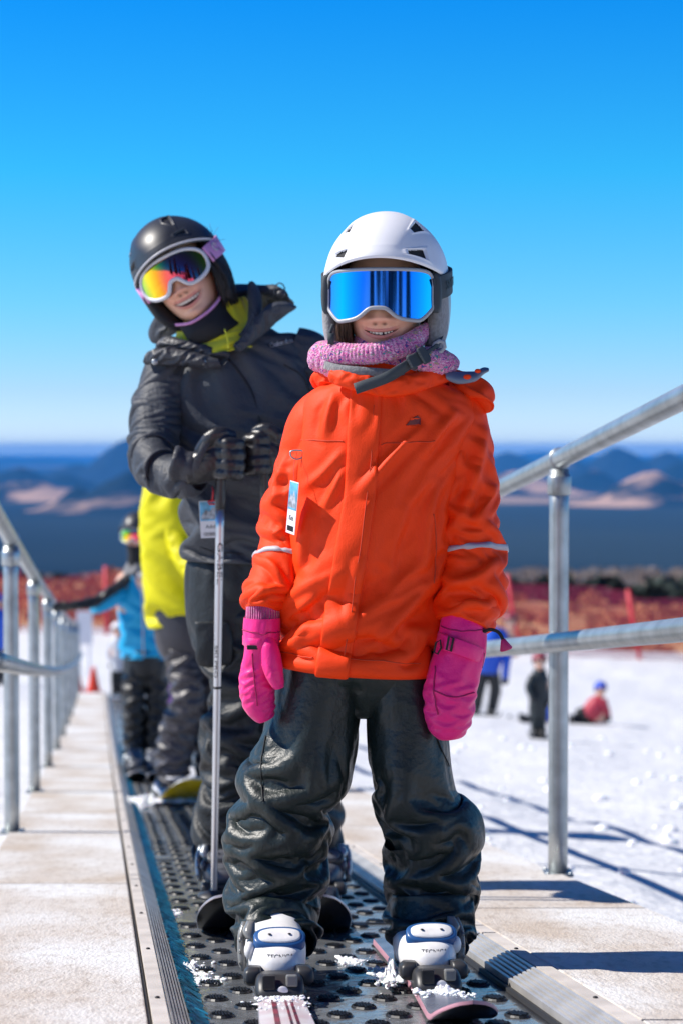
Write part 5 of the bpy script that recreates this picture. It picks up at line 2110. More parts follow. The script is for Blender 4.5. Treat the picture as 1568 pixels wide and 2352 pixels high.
lp = empty('lift_pass', anc)
top = P(677, 1106, 3.652)
card(top, .046, .098, R(5), R(68), lp, 'Kids')
mb = MB()
mb.tube(path([anc, (anc + top) / 2 + np.array([-.004, -.004, 0]), top - np.array([0, 0, .004])], 16), .0006, 6)
mb.build('loop_cord', M_redc, lp)
mb = MB()
mb.tube([anc + np.array([.013 * math.cos(a), -.002, .011 * math.sin(a) - .002 if math.sin(a) < 0 else .004 * math.sin(a)]) for a in np.linspace(0, 2 * math.pi, 20, endpoint=False)], .0016, 8, closed=True)
mb.build('d_ring', M_metal, lp)
tag(lp, 'narrow lift pass card hanging from a ring on the orange jacket', 'lift pass')
# ================================================================== the woman behind, leaning into view
wom = empty('person', belt_pt(-0.02, 5.22, 0))
M_coat = mat('charcoal_nylon', (0.050, 0.056, 0.068), 0.56, spec=0.34, var=0.1, vscale=6, bump=[('noise', 30, 0.004), ('noise', 120, 0.0012)])
M_coat2 = mat('black_nylon', (0.036, 0.039, 0.048), 0.48, spec=0.45, bump=[('noise', 34, 0.005), ('noise', 110, 0.0016)])
M_leather = mat('black_glove_leather', (0.018, 0.018, 0.02), 0.36, spec=0.6, bump=[('noise', 120, 0.0012)])
M_yel = mat('yellow_green_fleece', (0.68, 0.66, 0.02), 0.85, sheen=0.3, bump=[('noise', 90, 0.002)])
M_dshell = mat('charcoal_helmet_shell', (0.022, 0.025, 0.032), 0.42, spec=0.6)
M_silver = mat('pale_trim', (0.55, 0.55, 0.58), 0.4)
M_pinks = mat('pink_strap', (0.66, 0.30, 0.56), 0.7, var=0.1, vscale=30)
M_blackhair = mat('black_hair', (0.010, 0.010, 0.012), 0.4, spec=0.5)

WO = P(422, 640, 5.16)
w_fr = Frame(WO, rot(9, 29, -2), 1.05)
w_tr = Frame(P(508, 775, 5.20) + np.array([0, 0, .20]), rot(0, 7, 0))
mb, yf_, zl_ = head_mesh(w_fr, (.82, .47, .31), (.66, .24, .20), (.84, .34, .24), mouth_w=.0405, mouth_h=.0074, mouth_z=-.069, curve=8.5, nose=1.1, nosew=1.3, fr2=w_tr)
mb.build('body', M_skin, wom)
teeth_mesh(w_fr, yf_, zl_, [.0058, .0065, .0072, .0078, .0092, .0092, .0078, .0072, .0065, .0058],   .0405, .0078, gap=.0001).build('teeth', M_teeth, wom)
w_h = Frame(WO, rot(9, 32, -1))
hel = Helmet(w_h, (0.004, .012, .045), (.121, .150, .124), .068, .036, -.05,
             [(-.078, .132, .010, .013, 30), (.050, .140, .010, .020, -30), (-.088, .084, .018, .0065, 4), (.070, .090, .016, .0055, -6)], ridge=.003)
who = hel.mb.build('helmet', [M_dshell, M_black], wom)
hel.lin.build('helmet_liner', M_liner, who)
mb = MB()                                                  # pale piping along the brim
rim = hel.outer[-1]
sel = [j for j in range(len(rim)) if -math.sin(j / len(rim) * 2 * math.pi) > .08]
mb.tube(w_h(rim[sel] + np.array([0, -.001, .0015])), .0028, 8)
mb.build('brim_trim', M_silver, who)
for sx in (-1, 1):
    mb = MB()
    L = rings([(.06, sx * .100, .02, .004, .05, 2.2), (.05, sx * .101, .02, .012, .062, 2.2), (.0, sx * .099, .010, .020, .070, 2.2),
               (-.05, sx * .094, .0, .022, .064, 2.2), (-.085, sx * .084, -.008, .020, .052, 2.2), (-.11, sx * .070, -.012, .014, .036, 2.2), (-.116, sx * .066, -.012, .002, .01, 2.2)], 30, 28)
    mb.grid(w_h(L), cap0=True, cap1=True)
    mb.build('ear_pad', M_liner, who)

M_fire = bpy.data.materials.new('fire_mirror_lens')
M_fire.use_nodes = True
nt = M_fire.node_tree
b = nt.nodes['Principled BSDF']
b.inputs['Metallic'].default_value = 1.0
b.inputs['Roughness'].default_value = 0.04
lw = nt.nodes.new('ShaderNodeLayerWeight')
lw.inputs['Blend'].default_value = 0.5
rp = nt.nodes.new('ShaderNodeValToRGB')
stops = [(0.0, (1, .10, .20)), (.07, (1, .16, .10)), (.15, (1, .42, .03)), (.28, (1, .78, .04)), (.46, (.40, .80, .14)), (.62, (.04, .60, .48)), (.95, (.02, .35, .6))]
while len(rp.color_ramp.elements) < len(stops):
    rp.color_ramp.elements.new(.5)
for e, (p_, c_) in zip(rp.color_ramp.elements, stops):
    e.position = p_
    e.color = (*c_, 1)
nt.links.new(lw.outputs['Facing'], rp.inputs['Fac'])
nt.links.new(rp.outputs['Color'], b.inputs['Base Color'])
wg_fr = Frame(WO, rot(9, 27, -2))
M_wframe = mat('white_goggle_frame', (.66, .66, .68), .35)
gog = empty('goggles', (0, 0, 0)); gog.parent = wom
gog.location = Vector([float(v) for v in (w_h.O - np.array(wom.location))])
goggles(gog, wg_fr, .094, .0545, -.0420, (.0210, .0330), (.3, .03), .126, .125, M_fire, M_wframe, M_liner, rim_r=.0056, bulge=2.2, oval=True)
mb = MB()
for sx in (-1, 1):
    a0, a1 = (R(-36), R(88)) if sx > 0 else (R(216), R(92))
    pts = []
    for t in np.linspace(0, 1, 26):
        a = a0 + (a1 - a0) * t
        z = .006 + .060 * t ** .9
        p = hel.at(a, max(z, .036), .004)
        p[2] = z
        if t < .1: p = p * np.array([.96, 1, 1])
        pts.append(p)
    ribbon(mb, pts, [0, 0, 1], .046, .0016, frn=w_h)
so_ = mb.build('strap', M_pinks, gog)
mb = MB()
a_ = np.linspace(.2, 5.6, 20)
mb.tube(w_h(np.array([hel.at(R(-22) + .006 * math.cos(t) * 12 * .8, .045, .0075) + np.array([0, 0, -.026 + .011 * math.sin(t)]) for t in a_])), .0016, 6)
mb.build('strap_emblem', M_silver, so_)

# hair, gaiter
rs = np.random.RandomState(8)
mb = MB()
for k in range(120):
    y0 = -.035 + rs.uniform(-.03, .03)
    x0 = .086 + rs.uniform(-.008, .022)
    p = path([(x0 + .002, y0, .035), (x0 + .006 + rs.uniform(-.004, .006), y0 - .004, -.01), (x0 + .002 + rs.uniform(-.006, .010), y0, -.06), (x0 - .012 + rs.uniform(-.012, .014), y0 + .01, -.115 - rs.uniform(0, .02))], 12)
    mb.tube(w_h(p), np.linspace(.0018, .0009, 12), 4)
for k in range(10):                                        # flyaways
    p = path([(.10, -.02, .02), (.115 + rs.uniform(0, .015), -.03, .025 + rs.uniform(-.01, .03)), (.125 + rs.uniform(0, .03), -.03, .03 + rs.uniform(-.03, .05))], 8)
    mb.tube(w_h(p), .0005, 3)
mb.build('hair', M_blackhair, wom)['kind'] = 'stuff'
mb = MB()
g = rings([(-.075, 0, .006, .074, .080, 2.1), (-.095, 0, .004, .070, .088, 2.1), (-.118, 0, .0, .066, .092, 2.1), (-.145, .004, .0, .068, .088, 2.1), (-.165, .010, .008, .072, .080, 2.1), (-.175, .012, .01, .060, .066, 2.1)], 40, 72)
# the upper edge dips under the chin
tt = np.arange(72) / 72 * 2 * math.pi
dip = np.clip(-np.sin(tt), 0, 1) ** 1.2
w_ = np.linspace(1, 0, 40)[:, None] ** .8
g[..., 2] -= .040 * dip[None] * w_
g[..., 1] -= .006 * dip[None] * w_
g += .0018 * vnoise(g * 60, 4, 2)[..., None]
mb.grid(w_fr(g))
gt = mb.build('neck_gaiter', M_liner, wom)
mb = MB()
mb.tube(w_fr(g[1] + np.array([0, -.002, .002])), .0042, 8, closed=True)
mb.build('gaiter_edge', M_pinks, gt)

# ---- jacket
jk = Loft([(500, 742, 5.20, 58, .066, -13), (508, 764, 5.20, 78, .084, -13), (522, 786, 5.20, 122, .10, -12), (538, 808, 5.20, 172, .112, -11), (549, 850, 5.20, 192, .126, -9, 2.2), (565, 930, 5.20, 188, .136, -6, 2.3),
           (585, 1020, 5.20, 180, .140, -3, 2.3), (600, 1120, 5.20, 178, .140, -1, 2.3), (611, 1210, 5.20, 184, .142, 0, 2.3), (620, 1288, 5.20, 194, .142, 1, 2.3)], flat=True)
VW = fabric(jk, 112, 128, sv=[(0, 1.0), (.15, 1.02), (.4, 1.08), (.8, 1.10), (1, 1.08)], sh=[(0, 1), (.2, 1.01), (1, 1.03)], rin=.90, rout=1.07, kb=.6, crease=.010, cscale=7, seed=51, amp=.012, pin=(8, 1), amax=.015)
NW = normals(VW)
mb = MB()
mb.grid(hem(VW, .01, .05), cap1=True)
al = Loft([(424, 818, 5.20, 48, .065), (396, 838, 5.18, 60, .072), (377, 890, 5.16, 60, .070), (363, 950, 5.12, 58, .068), (353, 1010, 5.07, 52, .066), (352, 1048, 5.01, 50, .064), (371, 1078, 4.95, 52, .060), (408, 1090, 4.91, 50, .058), (440, 1090, 4.88, 48, .056), (456, 1089, 4.87, 44, .050)])
VA = fabric(al, 128, 96, sv=[(0, 1.02), (.3, 1.08), (.5, 1.18), (.7, 1.3), (1, 1.25)], sh=1.04, rin=.86, rout=1.09, kb=.4, crease=.010, cscale=10, seed=53, amp=.010, amax=.018)
mb.grid(hem(VA, .010, .03), cap1=True)
ar = Loft([(672, 800, 5.20, 50, .068), (704, 812, 5.20, 60, .072), (733, 870, 5.18, 58, .070), (745, 940, 5.14, 56, .068), (748, 1010, 5.08, 52, .064), (732, 1052, 5.0, 50, .062), (695, 1062, 4.95, 48, .058), (655, 1056, 4.92, 44, .052)])
VB = fabric(ar, 96, 80, sv=1.12, sh=1.03, rin=.88, rout=1.08, kb=.25, seed=55, amp=.010, amax=.015)
mb.grid(hem(VB, .010, .03), cap1=True)
wj = mb.build('jacket', M_coat, wom, sub=1)
Z2 = lambda x, y, Y: P(275.6 + x * .3125, 459.4 + y * .3125, Y)


def z2keys(ks):
    return [(275.6 + k[0] * .3125, 459.4 + k[1] * .3125, k[2], k[3] * .3125, k[4]) + tuple(k[5:]) for k in ks]


def fold_piece(name, keys, m, seed, n=64, M=40, sv=1.14, parent=None, rin=.8, rout=1.15, kb=.22):
    V = fabric(Loft(z2keys(keys)), n, M, sv=sv, sh=1.05, rin=rin, rout=rout, kb=kb, seed=seed, amp=.008, amax=.012)
    mb = MB()
    mb.grid(V, cap0=True, cap1=True)
    return mb.build(name, m, parent or wj, sub=1)


fold_piece('lapel', [(1295, 785, 5.12, 8, .006), (1240, 782, 5.11, 42, .016), (1135, 812, 5.09, 78, .020), (1045, 890, 5.08, 78, .020), (965, 980, 5.07, 54, .018), (895, 1055, 5.06, 32, .014), (845, 1100, 5.055, 8, .006)], M_coat, 61, sv=1.06, kb=.6)
fold_piece('collar', [(975, 635, 5.16, 30, .024), (1000, 700, 5.14, 52, .026), (1000, 800, 5.11, 48, .022), (965, 900, 5.085, 36, .018), (905, 1000, 5.075, 24, .014)], M_coat, 62, sv=1.06, kb=.6)
fold_piece('storm_flap', [(196, 1185, 5.12, 26, .014), (250, 1150, 5.10, 58, .020), (350, 1140, 5.075, 66, .022), (470, 1150, 5.06, 62, .020), (600, 1175, 5.05, 52, .018), (710, 1195, 5.045, 36, .014), (790, 1185, 5.045, 8, .006)], M_coat2, 63, sv=1.14, kb=.5)
fold_piece('collar', [(300, 1060, 5.15, 20, .02), (345, 1035, 5.13, 46, .024), (450, 1060, 5.10, 46, .022), (600, 1095, 5.075, 38, .016), (730, 1120, 5.06, 28, .014), (800, 1140, 5.055, 10, .008)], M_coat2, 64, sv=1.10, kb=.5)
fold_piece('hood', [(290, 1010, 5.22, 20, .03), (310, 930, 5.24, 74, .055), (400, 850, 5.27, 96, .07), (620, 760, 5.32, 80, .07), (860, 690, 5.30, 80, .07), (1040, 690, 5.24, 66, .06), (1180, 700, 5.20, 44, .045), (1260, 740, 5.18, 12, .02)], M_coat, 65, sv=1.06, kb=.6)
for x, y in ((258, 1190), (612, 1190)):
    mb = MB()
    mb.ball(Z2(x, y, 5.035 if x > 400 else 5.065), .0085, .004, .0085, 8)
    mb.build('snap_button', M_metal, wj)
mb = MB()
mb.tube(path([Z2(1135, 700, 5.13), Z2(1140, 640, 5.13), Z2(1175, 610, 5.13), Z2(1210, 640, 5.13), Z2(1212, 700, 5.13)], 24), .0018, 8)
mb.ball(Z2(1185, 690, 5.12), .012, .010, .010, 8)
mb.build('cord_loop', M_coat2, wj)
# yellow fleece collar
inn = Loft([(487, 712, 5.195, 82, .078, -24), (488, 722, 5.195, 92, .088, -22), (500, 752, 5.19, 98, .100, -18), (512, 785, 5.18, 98, .116, -14), (518, 812, 5.18, 94, .124, -12)], flat=True)
V = fabric(inn, 48, 96, sv=1.12, sh=1.04, rin=.93, rout=1.06, kb=.4, seed=67, levels=2, iters=(60, 40), crease=.005, cscale=9)
mb = MB(); mb.grid(np.concatenate([(V[:1] - V[:1].mean(1, keepdims=True)) * .9 + V[:1].mean(1, keepdims=True) - np.array([0, 0, .02]), V], 0))
fc = mb.build('fleece_collar', M_yel, wom, sub=1)
mb = MB()
mb.tube(path([Z2(770, 950, 5.03), Z2(790, 1010, 5.025), Z2(800, 1090, 5.022)], 14), .0022, 6)
mb.build('zip', M_yel, fc)
M_wseam = mat('dark_seam', (.008, .009, .011), .5)
seam(VW, NW, [(525, 826), (560, 865), (590, 920), (603, 990), (610, 1100), (612, 1270)], r=.0028, m=M_wseam, parent=wj)
seam(VW, NW, [(655, 838), (690, 860), (712, 900)], r=.002, m=M_wseam, parent=wj)
seam(VW, NW, [(440, 1250), (500, 1268), (560, 1272)], r=.002, m=M_wseam, parent=wj)
# chest lettering
i, j, p0, n0 = surf(VW, NW, 643, 790)
mb = MB()
tv, tf = text_mesh('Columbia', .0165, .0004, .0004)
ca, sa = math.cos(R(14)), math.sin(R(14))
pts = []
for v in tv:
    x, z = v[0] * ca - v[1] * sa, v[0] * sa + v[1] * ca
    px, py = 645 + x * 865, 789 - z * 865
    ii, jj, pp, n_ = surf(VW, NW, px, py)
    q = P(px, py, pp[1])
    pts.append(q + n0 * .006)
mb.add(np.array(pts), tf)
for k in range(4):
    q = P(619 + (k % 2) * 5, 797 - (k // 2) * 5 - (k % 2), p0[1]) + n0 * .0065
    mb.box(q, (.0022, .0006, .0022), rot(0, 45, 0))
mb.build('chest_lettering', mat('white_print', (.8, .8, .82), .5), wj, smooth=False)

# ---- trousers and boots
M_wp = mat('black_nylon_trousers', (0.015, 0.019, 0.022), 0.52, spec=0.38, bump=[('noise', 34, 0.004), ('noise', 110, 0.0015)])
hip = Loft([(618, 1240, 5.21, 182, .125), (620, 1310, 5.21, 196, .13), (620, 1390, 5.21, 194, .125), (618, 1450, 5.22, 150, .11), (616, 1480, 5.23, 50, .06), (616, 1490, 5.23, 10, .02)], flat=True)
V = fabric(hip, 48, 96, sv=1.05, sh=1.02, rin=.92, rout=1.05, kb=.35, seed=71)
mb = MB(); mb.grid(V, cap1=True)
lg = Loft([(528, 1290, 5.21, 100, .112), (530, 1380, 5.21, 100, .112), (541, 1450, 5.20, 98, .108), (560, 1540, 5.18, 88, .104), (562, 1600, 5.17, 84, .10), (548, 1690, 5.17, 86, .098), (550, 1790, 5.18, 82, .094), (534, 1870, 5.19, 84, .092), (530, 1950, 5.20, 82, .090), (528, 1995, 5.20, 74, .084)])
V = fabric(lg, 128, 96, sv=[(0, 1.05), (.3, 1.15), (.5, 1.2), (.8, 1.28), (1, 1.15)], sh=1.04, rin=.87, rout=1.09, kb=.4, crease=.010, cscale=7, seed=73, amp=.012, amax=.02)
mb.grid(hem(V, .01, .04), cap1=True)
lg = Loft([(706, 1290, 5.21, 100, .112), (712, 1400, 5.21, 98, .112), (716, 1520, 5.20, 92, .106), (708, 1640, 5.18, 84, .10), (706, 1750, 5.18, 80, .096), (708, 1850, 5.19, 80, .092), (706, 1940, 5.20, 80, .090), (702, 2015, 5.20, 72, .084)])
V = fabric(lg, 96, 96, sv=[(0, 1.05), (.5, 1.15), (1, 1.2)], sh=1.04, rin=.87, rout=1.09, kb=.4, crease=.010, cscale=7, seed=75, amp=.012, amax=.02)
mb.grid(hem(V, .01, .04), cap1=True)
wt = mb.build('trousers', M_wp, wom, sub=1)
mb = MB()                                                  # thigh pocket flap
k_ = rings([(.0, 0, 0, .045, .012, 3), (-.05, .004, -.004, .048, .016, 3), (-.10, .004, 0, .046, .014, 3), (-.115, .004, 0, .038, .006, 3)], 20, 32)
k_ = k_ + .0025 * vnoise(k_ * 60, 3, 2)[..., None]
mb.grid(k_ + P(488, 1428, 5.085), cap0=True, cap1=True)
mb.build('pocket', M_wp, wt)
M_bg = mat('grey_boot_plastic', (.10, .105, .12), .35, spec=.5, var=.2, vscale=20)
wl = slope_frame(517, 2086, -3.6, .022, 1.08)
wr = slope_frame(740, 2086, -6.4, .022, 1.08)
ski_boot(wl, -1, wom, (M_bg, M_bind, M_metal))
ski_boot(wr, 1, wom, (M_bg, M_bind, M_metal))
M_wsk = mat('dark_blue_topsheet', (.05, .06, .10), .25, spec=.5)
ski(slope_frame(517, 2086, -3.6, .0), .74, .75, .104, 'black ski with a pale rim under the left foot of the woman in charcoal', M_wsk, M_base, M_edge, [(0, -.08, .02, .05, 120, .012)], group='skis of the woman in charcoal', lift=.095)
ski(slope_frame(740, 2086, -6.4, .0), .74, .75, .104, 'black ski tip showing between the legs of the girl in orange', M_wsk, M_base, M_edge, [(0, -.08, .02, .05, 40, .010)], group='skis of the woman in charcoal', lift=.095)


# ---- gloves closed round the pole grips
def glove(px, py, Y, side, seed):
    """fist seen from its knuckles; side = -1: forearm comes from picture left"""
    s = Y / F
    O = P(px, py, Y)
    fr = Frame(O, np.eye(3), 1.0)
    f = -side                                             # towards the fingertips
    mb = MB()
    def chain(pts, rad):
        q = path(pts, 18)
        mb.tube(fr(q), np.interp(np.linspace(0, 1, 18), np.linspace(0, 1, len(rad)), rad), 16)
        mb.ball(fr(q[-1]), rad[-1]); mb.ball(fr(q[0]), rad[0])
    # palm and back of the hand
    Lk = []
    for t, x, z, a, b_ in ((0, -.075, -.034, .034, .030), (.2, -.060, -.026, .040, .032), (.5, -.030, -.012, .050, .036), (.8, .0, .000, .052, .034), (.93, .012, .004, .044, .026), (1, .018, .004, .015, .010)):
        Lk.append((t, x, z, a, b_))
    Lk = np.array(Lk)
    q = np.linspace(0, 1, 24)
    pr = spl(Lk[:, 0], Lk[:, 1:], q)
    a = np.linspace(0, 2 * math.pi, 36, endpoint=False)
    V = np.stack([np.stack([np.full(36, f * p[0]), -.012 + p[3] * np.sin(a), p[1] + p[2] * np.cos(a)], -1) for p in pr], 0)
    mb.grid(fr(V), cap0=True, cap1=True)
    for k, (z, L, r) in enumerate(((.036, .9, .0165), (.011, 1.0, .0172), (-.014, .95, .0165), (-.038, .8, .0148))):
        chain([(f * .004, -.028, z + .002), (f * .030, -.044, z), (f * (.050 + .006 * L), -.030, z - .003), (f * (.046 + .004 * L), .004, z - .006), (f * .026, .012, z - .006)], [r * 1.05, r * 1.05, r, r * .95, r * .85])
    chain([(f * -.036, -.020, .018), (f * -.012, -.036, .052), (f * .014, -.034, .062), (f * .036, -.024, .056)], [.020, .0185, .0165, .0135])
    o = mb.build('glove', M_leather, wom)
    rm = o.modifiers.new('remesh', 'REMESH')
    rm.mode = 'VOXEL'
    rm.voxel_size = .0032
    sm = o.modifiers.new('smooth', 'SMOOTH')
    sm.iterations = 5
    sm.factor = .5
    tx = bpy.data.textures.new('crease', 'CLOUDS')
    tx.noise_scale = .018
    dm = o.modifiers.new('crease', 'DISPLACE')
    dm.texture = tx
    dm.strength = .004
    rm.use_smooth_shade = True
    mb = MB()                                             # gauntlet and wrist strap
    V = rings([(0, 0, 0, .036, .034, 2), (.012, 0, 0, .039, .037, 2), (.03, 0, 0, .037, .035, 2), (.052, 0, 0, .044, .042, 2), (.06, 0, 0, .041, .039, 2)], 26, 40)
    V = V + .002 * vnoise(V * 60, seed, 2)[..., None]
    ang = R(-76 if f > 0 else 76)
    Rm = np.array(Matrix.Rotation(ang, 3, 'Y'))
    mb.grid(fr(np.array([f * -.052, -.010, -.026]) + V @ Rm.T))
    mb.build('gauntlet', M_coat2, o)
    mb = MB()
    ribbon(mb, fr(path([(f * -.020, -.046, .046), (f * -.036, -.050, .012), (f * -.050, -.044, -.026), (f * -.048, -.03, -.055)], 20)), [1 * f, 0, .4], .017, .0016)
    mb.build('wrist_strap', M_coat2, o)
    return O


gL = glove(500, 1052, 4.85, -1, 1)
gR = glove(622, 1042, 4.90, 1, 2)


def ski_pole(top, tip, label, words):
    root = empty('ski_pole', tip)
    d = nrm(tip - top)
    L = np.linalg.norm(tip - top)
    mb = MB()
    mb.tube([top + d * t for t in (-.004, 0, .010, .014)], [.014, .022, .022, .014], 20)
    mb.tube([top + d * t for t in (.012, .03, .06, .09, .13, .17, .195)], [.0125, .014, .0128, .0142, .013, .0135, .0125], 16)
    mb.build('grip', M_leather, root)
    mb = MB()
    mb.tube([top + d * t for t in np.linspace(.19, L - .03, 20)], np.linspace(.0108, .0078, 20), 20)
    sh = mb.build('shaft', M_polem if False else mat('silver_pole', (.62, .62, .63), .28, .85), root)
    mb = MB()
    for t in (.52 * L,):
        mb.tube([top + d * t, top + d * (t + .006)], .0108, 20)
    mb.build('size_mark', M_black, sh)
    mb = MB()
    c = tip - d * .06
    mb.tube([c - d * .012, c - d * .004, c + d * .002, c + d * .006], [.012, .040, .042, .014], 24)
    mb.build('basket', M_bind, root)
    mb = MB()
    mb.tube([tip - d * .075, tip - d * .03, tip], [.0085, .0065, .002], 10)
    mb.build('tip', M_bind, root)
    tag(root, label, 'ski pole', 'ski poles of the woman in charcoal')
    mb = MB()
    for (w, t0, size, ang0, mir) in words:
        tv, tf = text_mesh(w, size, .0002)
        rr = .0112
        pts = []
        for v in tv:
            a = ang0 + v[1] * .55 / rr
            c = top + d * (t0 - v[0] * (1 if mir else -1))
            pts.append(c + np.array([math.sin(a) * rr, -math.cos(a) * rr, 0]))
        mb.add(np.array(pts), tf)
    if words:
        mb.build('lettering', M_black, sh, smooth=False)


ptop = P(509, 988, 4.845)
ptip = P(491, 2112, 4.875)
ski_pole(ptop, ptip, 'silver ski pole with black grip planted on the belt in the left glove', [('GABEL', .33, .036, .15, False), ('SKI PRO', .575, .023, -.35, False)])
ski_pole(P(606, 984, 4.89), P(640, 2095, 4.92), 'second ski pole mostly hidden behind the orange jacket', [])
tag(wom, 'woman in charcoal jacket and dark helmet with fiery mirrored goggles, leaning to look', 'person')

lp = empty('lift_pass', P(488, 1140, 4.99))
card(P(483, 1150, 4.985), .058, .095, R(-3), R(6), lp, 'Adult')
mb = MB()
mb.tube(path([P(487, 1153, 4.98), P(489, 1142, 4.975), P(490, 1130, 4.975), P(488, 1118, 5.0)], 12), .0022, 6)
mb.tube([P(x, y, 4.978) for x, y in ((478, 1152), (482, 1158), (494, 1158), (498, 1153), (490, 1149))], .0024, 6, closed=True)
mb.build('loop_cord', mat('red_tie', (.6, .02, .03), .4), lp)
tag(lp, 'white and blue lift pass card hanging at the hip of the charcoal jacket', 'lift pass')
# ================================================================== other people down the slope
def piece(mb, keys, n=40, M=32, sim=None, seed=0, cap=(True, True), flat=False):
    lf = Loft(keys, flat=flat)
    if sim:
        V = fabric(lf, n, M, sv=sim, sh=1.03, rin=.86, rout=1.09, kb=.25, seed=seed, levels=2, iters=(70, 40), amp=.012, amax=.025)
    else:
        V = lf.grid(n, M)[0]
        V = V + .006 * vnoise(V * 20, seed, 2)[..., None]
    mb.grid(V, cap0=cap[0], cap1=cap[1])


def head_simple(root, px, py, Y, r, shell, lens, skin=(.7, .42, .3), yaw=0, mask=None, roll=0):
    """r: head half height in m"""
    fr = Frame(P(px, py, Y), rot(yaw, roll), r / .112)
    mb, yf, zl = head_mesh(fr, skin, (.5, .2, .18), (.75, .4, .3))
    mb.build('body', M_skin, root)
    h = Helmet(fr, (0, .012, .045), (.118, .148, .122), .068, .036, -.06, [], ridge=.002)
    ho = h.mb.build('helmet', [shell, M_black], root)
    h.lin.build('helmet_liner', M_liner, ho)
    if lens:
        gg = empty('goggles', (0, 0, 0)); gg.parent = root
        gg.location = Vector([float(v) for v in (fr.O - np.array(root.location))])
        goggles(gg, fr, .092, .052, -.04, (.022, .028), (.3, .03), .122, .122, lens, M_wframe, M_liner, bulge=2, oval=True)
        mb = MB()
        for sx in (-1, 1):
            pts = [h.at(R(-35) if False else (math.pi * 1.5 + sx * a), max(.02 + .02 * a, .04), .004) for a in np.linspace(.95, 3.1, 20)]
            ribbon(mb, pts, [0, 0, 1], .04, .0016, frn=fr)
        mb.build('strap', M_black, gg)
    if mask:
        mb = MB()
        mb.grid(fr(rings([(-.035, 0, .004, .076, .092, 2.1), (-.08, 0, .0, .072, .094, 2.1), (-.12, 0, 0, .066, .09, 2.1), (-.2, 0, .01, .075, .085, 2.1)], 20, 40)))
        mb.build('face_mask', mask, root)


M_yj = mat('yellow_jacket_fabric', (.72, .66, .004), .55, spec=.3, bump=[('noise', 30, .003)])
M_cy = mat('cyan_jacket_fabric', (.008, .40, .72), .5, spec=.4, bump=[('noise', 30, .003)])
M_dk = mat('dark_grey_trousers', (.045, .042, .05), .4, spec=.5, var=.25, vscale=5, bump=[('noise', 30, .004)])
M_bkp = mat('black_trousers', (.012, .014, .016), .45, spec=.5, bump=[('noise', 30, .004)])

# ---- snowboarder in yellow
Yy = 9.7
pb = empty('person', P(425, 1846, Yy))
head_simple(pb, 430, 1000, Yy, .115, M_dshell, M_fire, yaw=-10)
mb = MB()
piece(mb, [(420, 1052, Yy, 30, .06), (415, 1075, Yy, 62, .09), (412, 1100, Yy, 90, .11), (413, 1180, Yy, 90, .13), (420, 1280, Yy, 90, .135), (430, 1370, Yy, 94, .135), (438, 1428, Yy, 99, .135, -12)], 64, 64, 1.03, 3, flat=True)
piece(mb, [(372, 1095, Yy, 18, .05), (386, 1150, Yy - .03, 26, .06), (404, 1220, Yy - .08, 27, .06), (428, 1285, Yy - .16, 26, .055), (462, 1320, Yy - .24, 24, .05), (486, 1322, Yy - .26, 22, .045)], 64, 32, 1.06, 4)
piece(mb, [(500, 1105, Yy, 18, .05), (510, 1180, Yy, 28, .06), (512, 1260, Yy - .06, 27, .06), (490, 1310, Yy - .2, 24, .05)], 48, 32, 1.12, 5)
mb.build('jacket', M_yj, pb, sub=1)
mb = MB()
piece(mb, [(485, 1322, Yy - .27, 16, .04), (505, 1322, Yy - .28, 20, .045), (520, 1318, Yy - .28, 10, .02)], 14, 16)
mb.build('glove', M_leather, pb)
mb = MB()
piece(mb, [(432, 1395, Yy, 80, .125), (434, 1450, Yy, 82, .125), (436, 1500, Yy, 60, .10), (436, 1520, Yy, 20, .05)], 24, 48, 1.04, 6, flat=True)
piece(mb, [(408, 1420, Yy, 42, .105), (422, 1500, Yy - .03, 42, .10), (434, 1590, Yy - .08, 42, .095), (408, 1690, Yy - .02, 44, .09), (398, 1760, Yy, 40, .088), (402, 1806, Yy, 36, .085)], 96, 64, 1.25, 7)
piece(mb, [(470, 1420, Yy, 42, .105), (490, 1500, Yy, 42, .10), (500, 1590, Yy, 42, .095), (492, 1690, Yy + .05, 42, .09), (488, 1806, Yy + .08, 38, .085)], 96, 64, 1.2, 8)
mb.build('trousers', M_dk, pb, sub=1)
for x, yw in ((405, 1), (490, -1)):
    mb = MB()
    b0 = P(x, 1838, Yy)
    mb.grid(rings([(0, 0, -.06, .05, .14, 2.6), (.05, 0, -.05, .055, .14, 2.5), (.09, 0, 0, .052, .10, 2.2), (.16, 0, .02, .055, .075, 2), (.26, 0, .03, .06, .075, 2)], 24, 28) + b0, cap0=True, cap1=True)
    bo = mb.build('boot', M_bkp, pb)
    mb = MB()
    for t in range(3):
        mb.tube(path([b0 + np.array([-.056, -.03, .07 + .05 * t]), b0 + np.array([0, -.19 + .06 * t, .075 + .055 * t]), b0 + np.array([.056, -.03, .07 + .05 * t])], 12), .008, 6)
    mb.build('lace', M_silver if x < 450 else M_yel, bo)
tag(pb, 'person in bright yellow jacket and grey trousers riding behind the woman in charcoal', 'person')
sb = empty('snowboard', P(430, 1852, Yy))
c0 = P(430, 1858, Yy)
d = nrm(np.array([SX, 1, -.1244])); x_ = nrm(np.cross(d, [0, 0, 1])); u_ = np.cross(x_, d)
fr_b = Frame(np.array([c0[0], Yy, belt_z(Yy) + .004]), np.stack([x_, d, u_], 1))
V = []
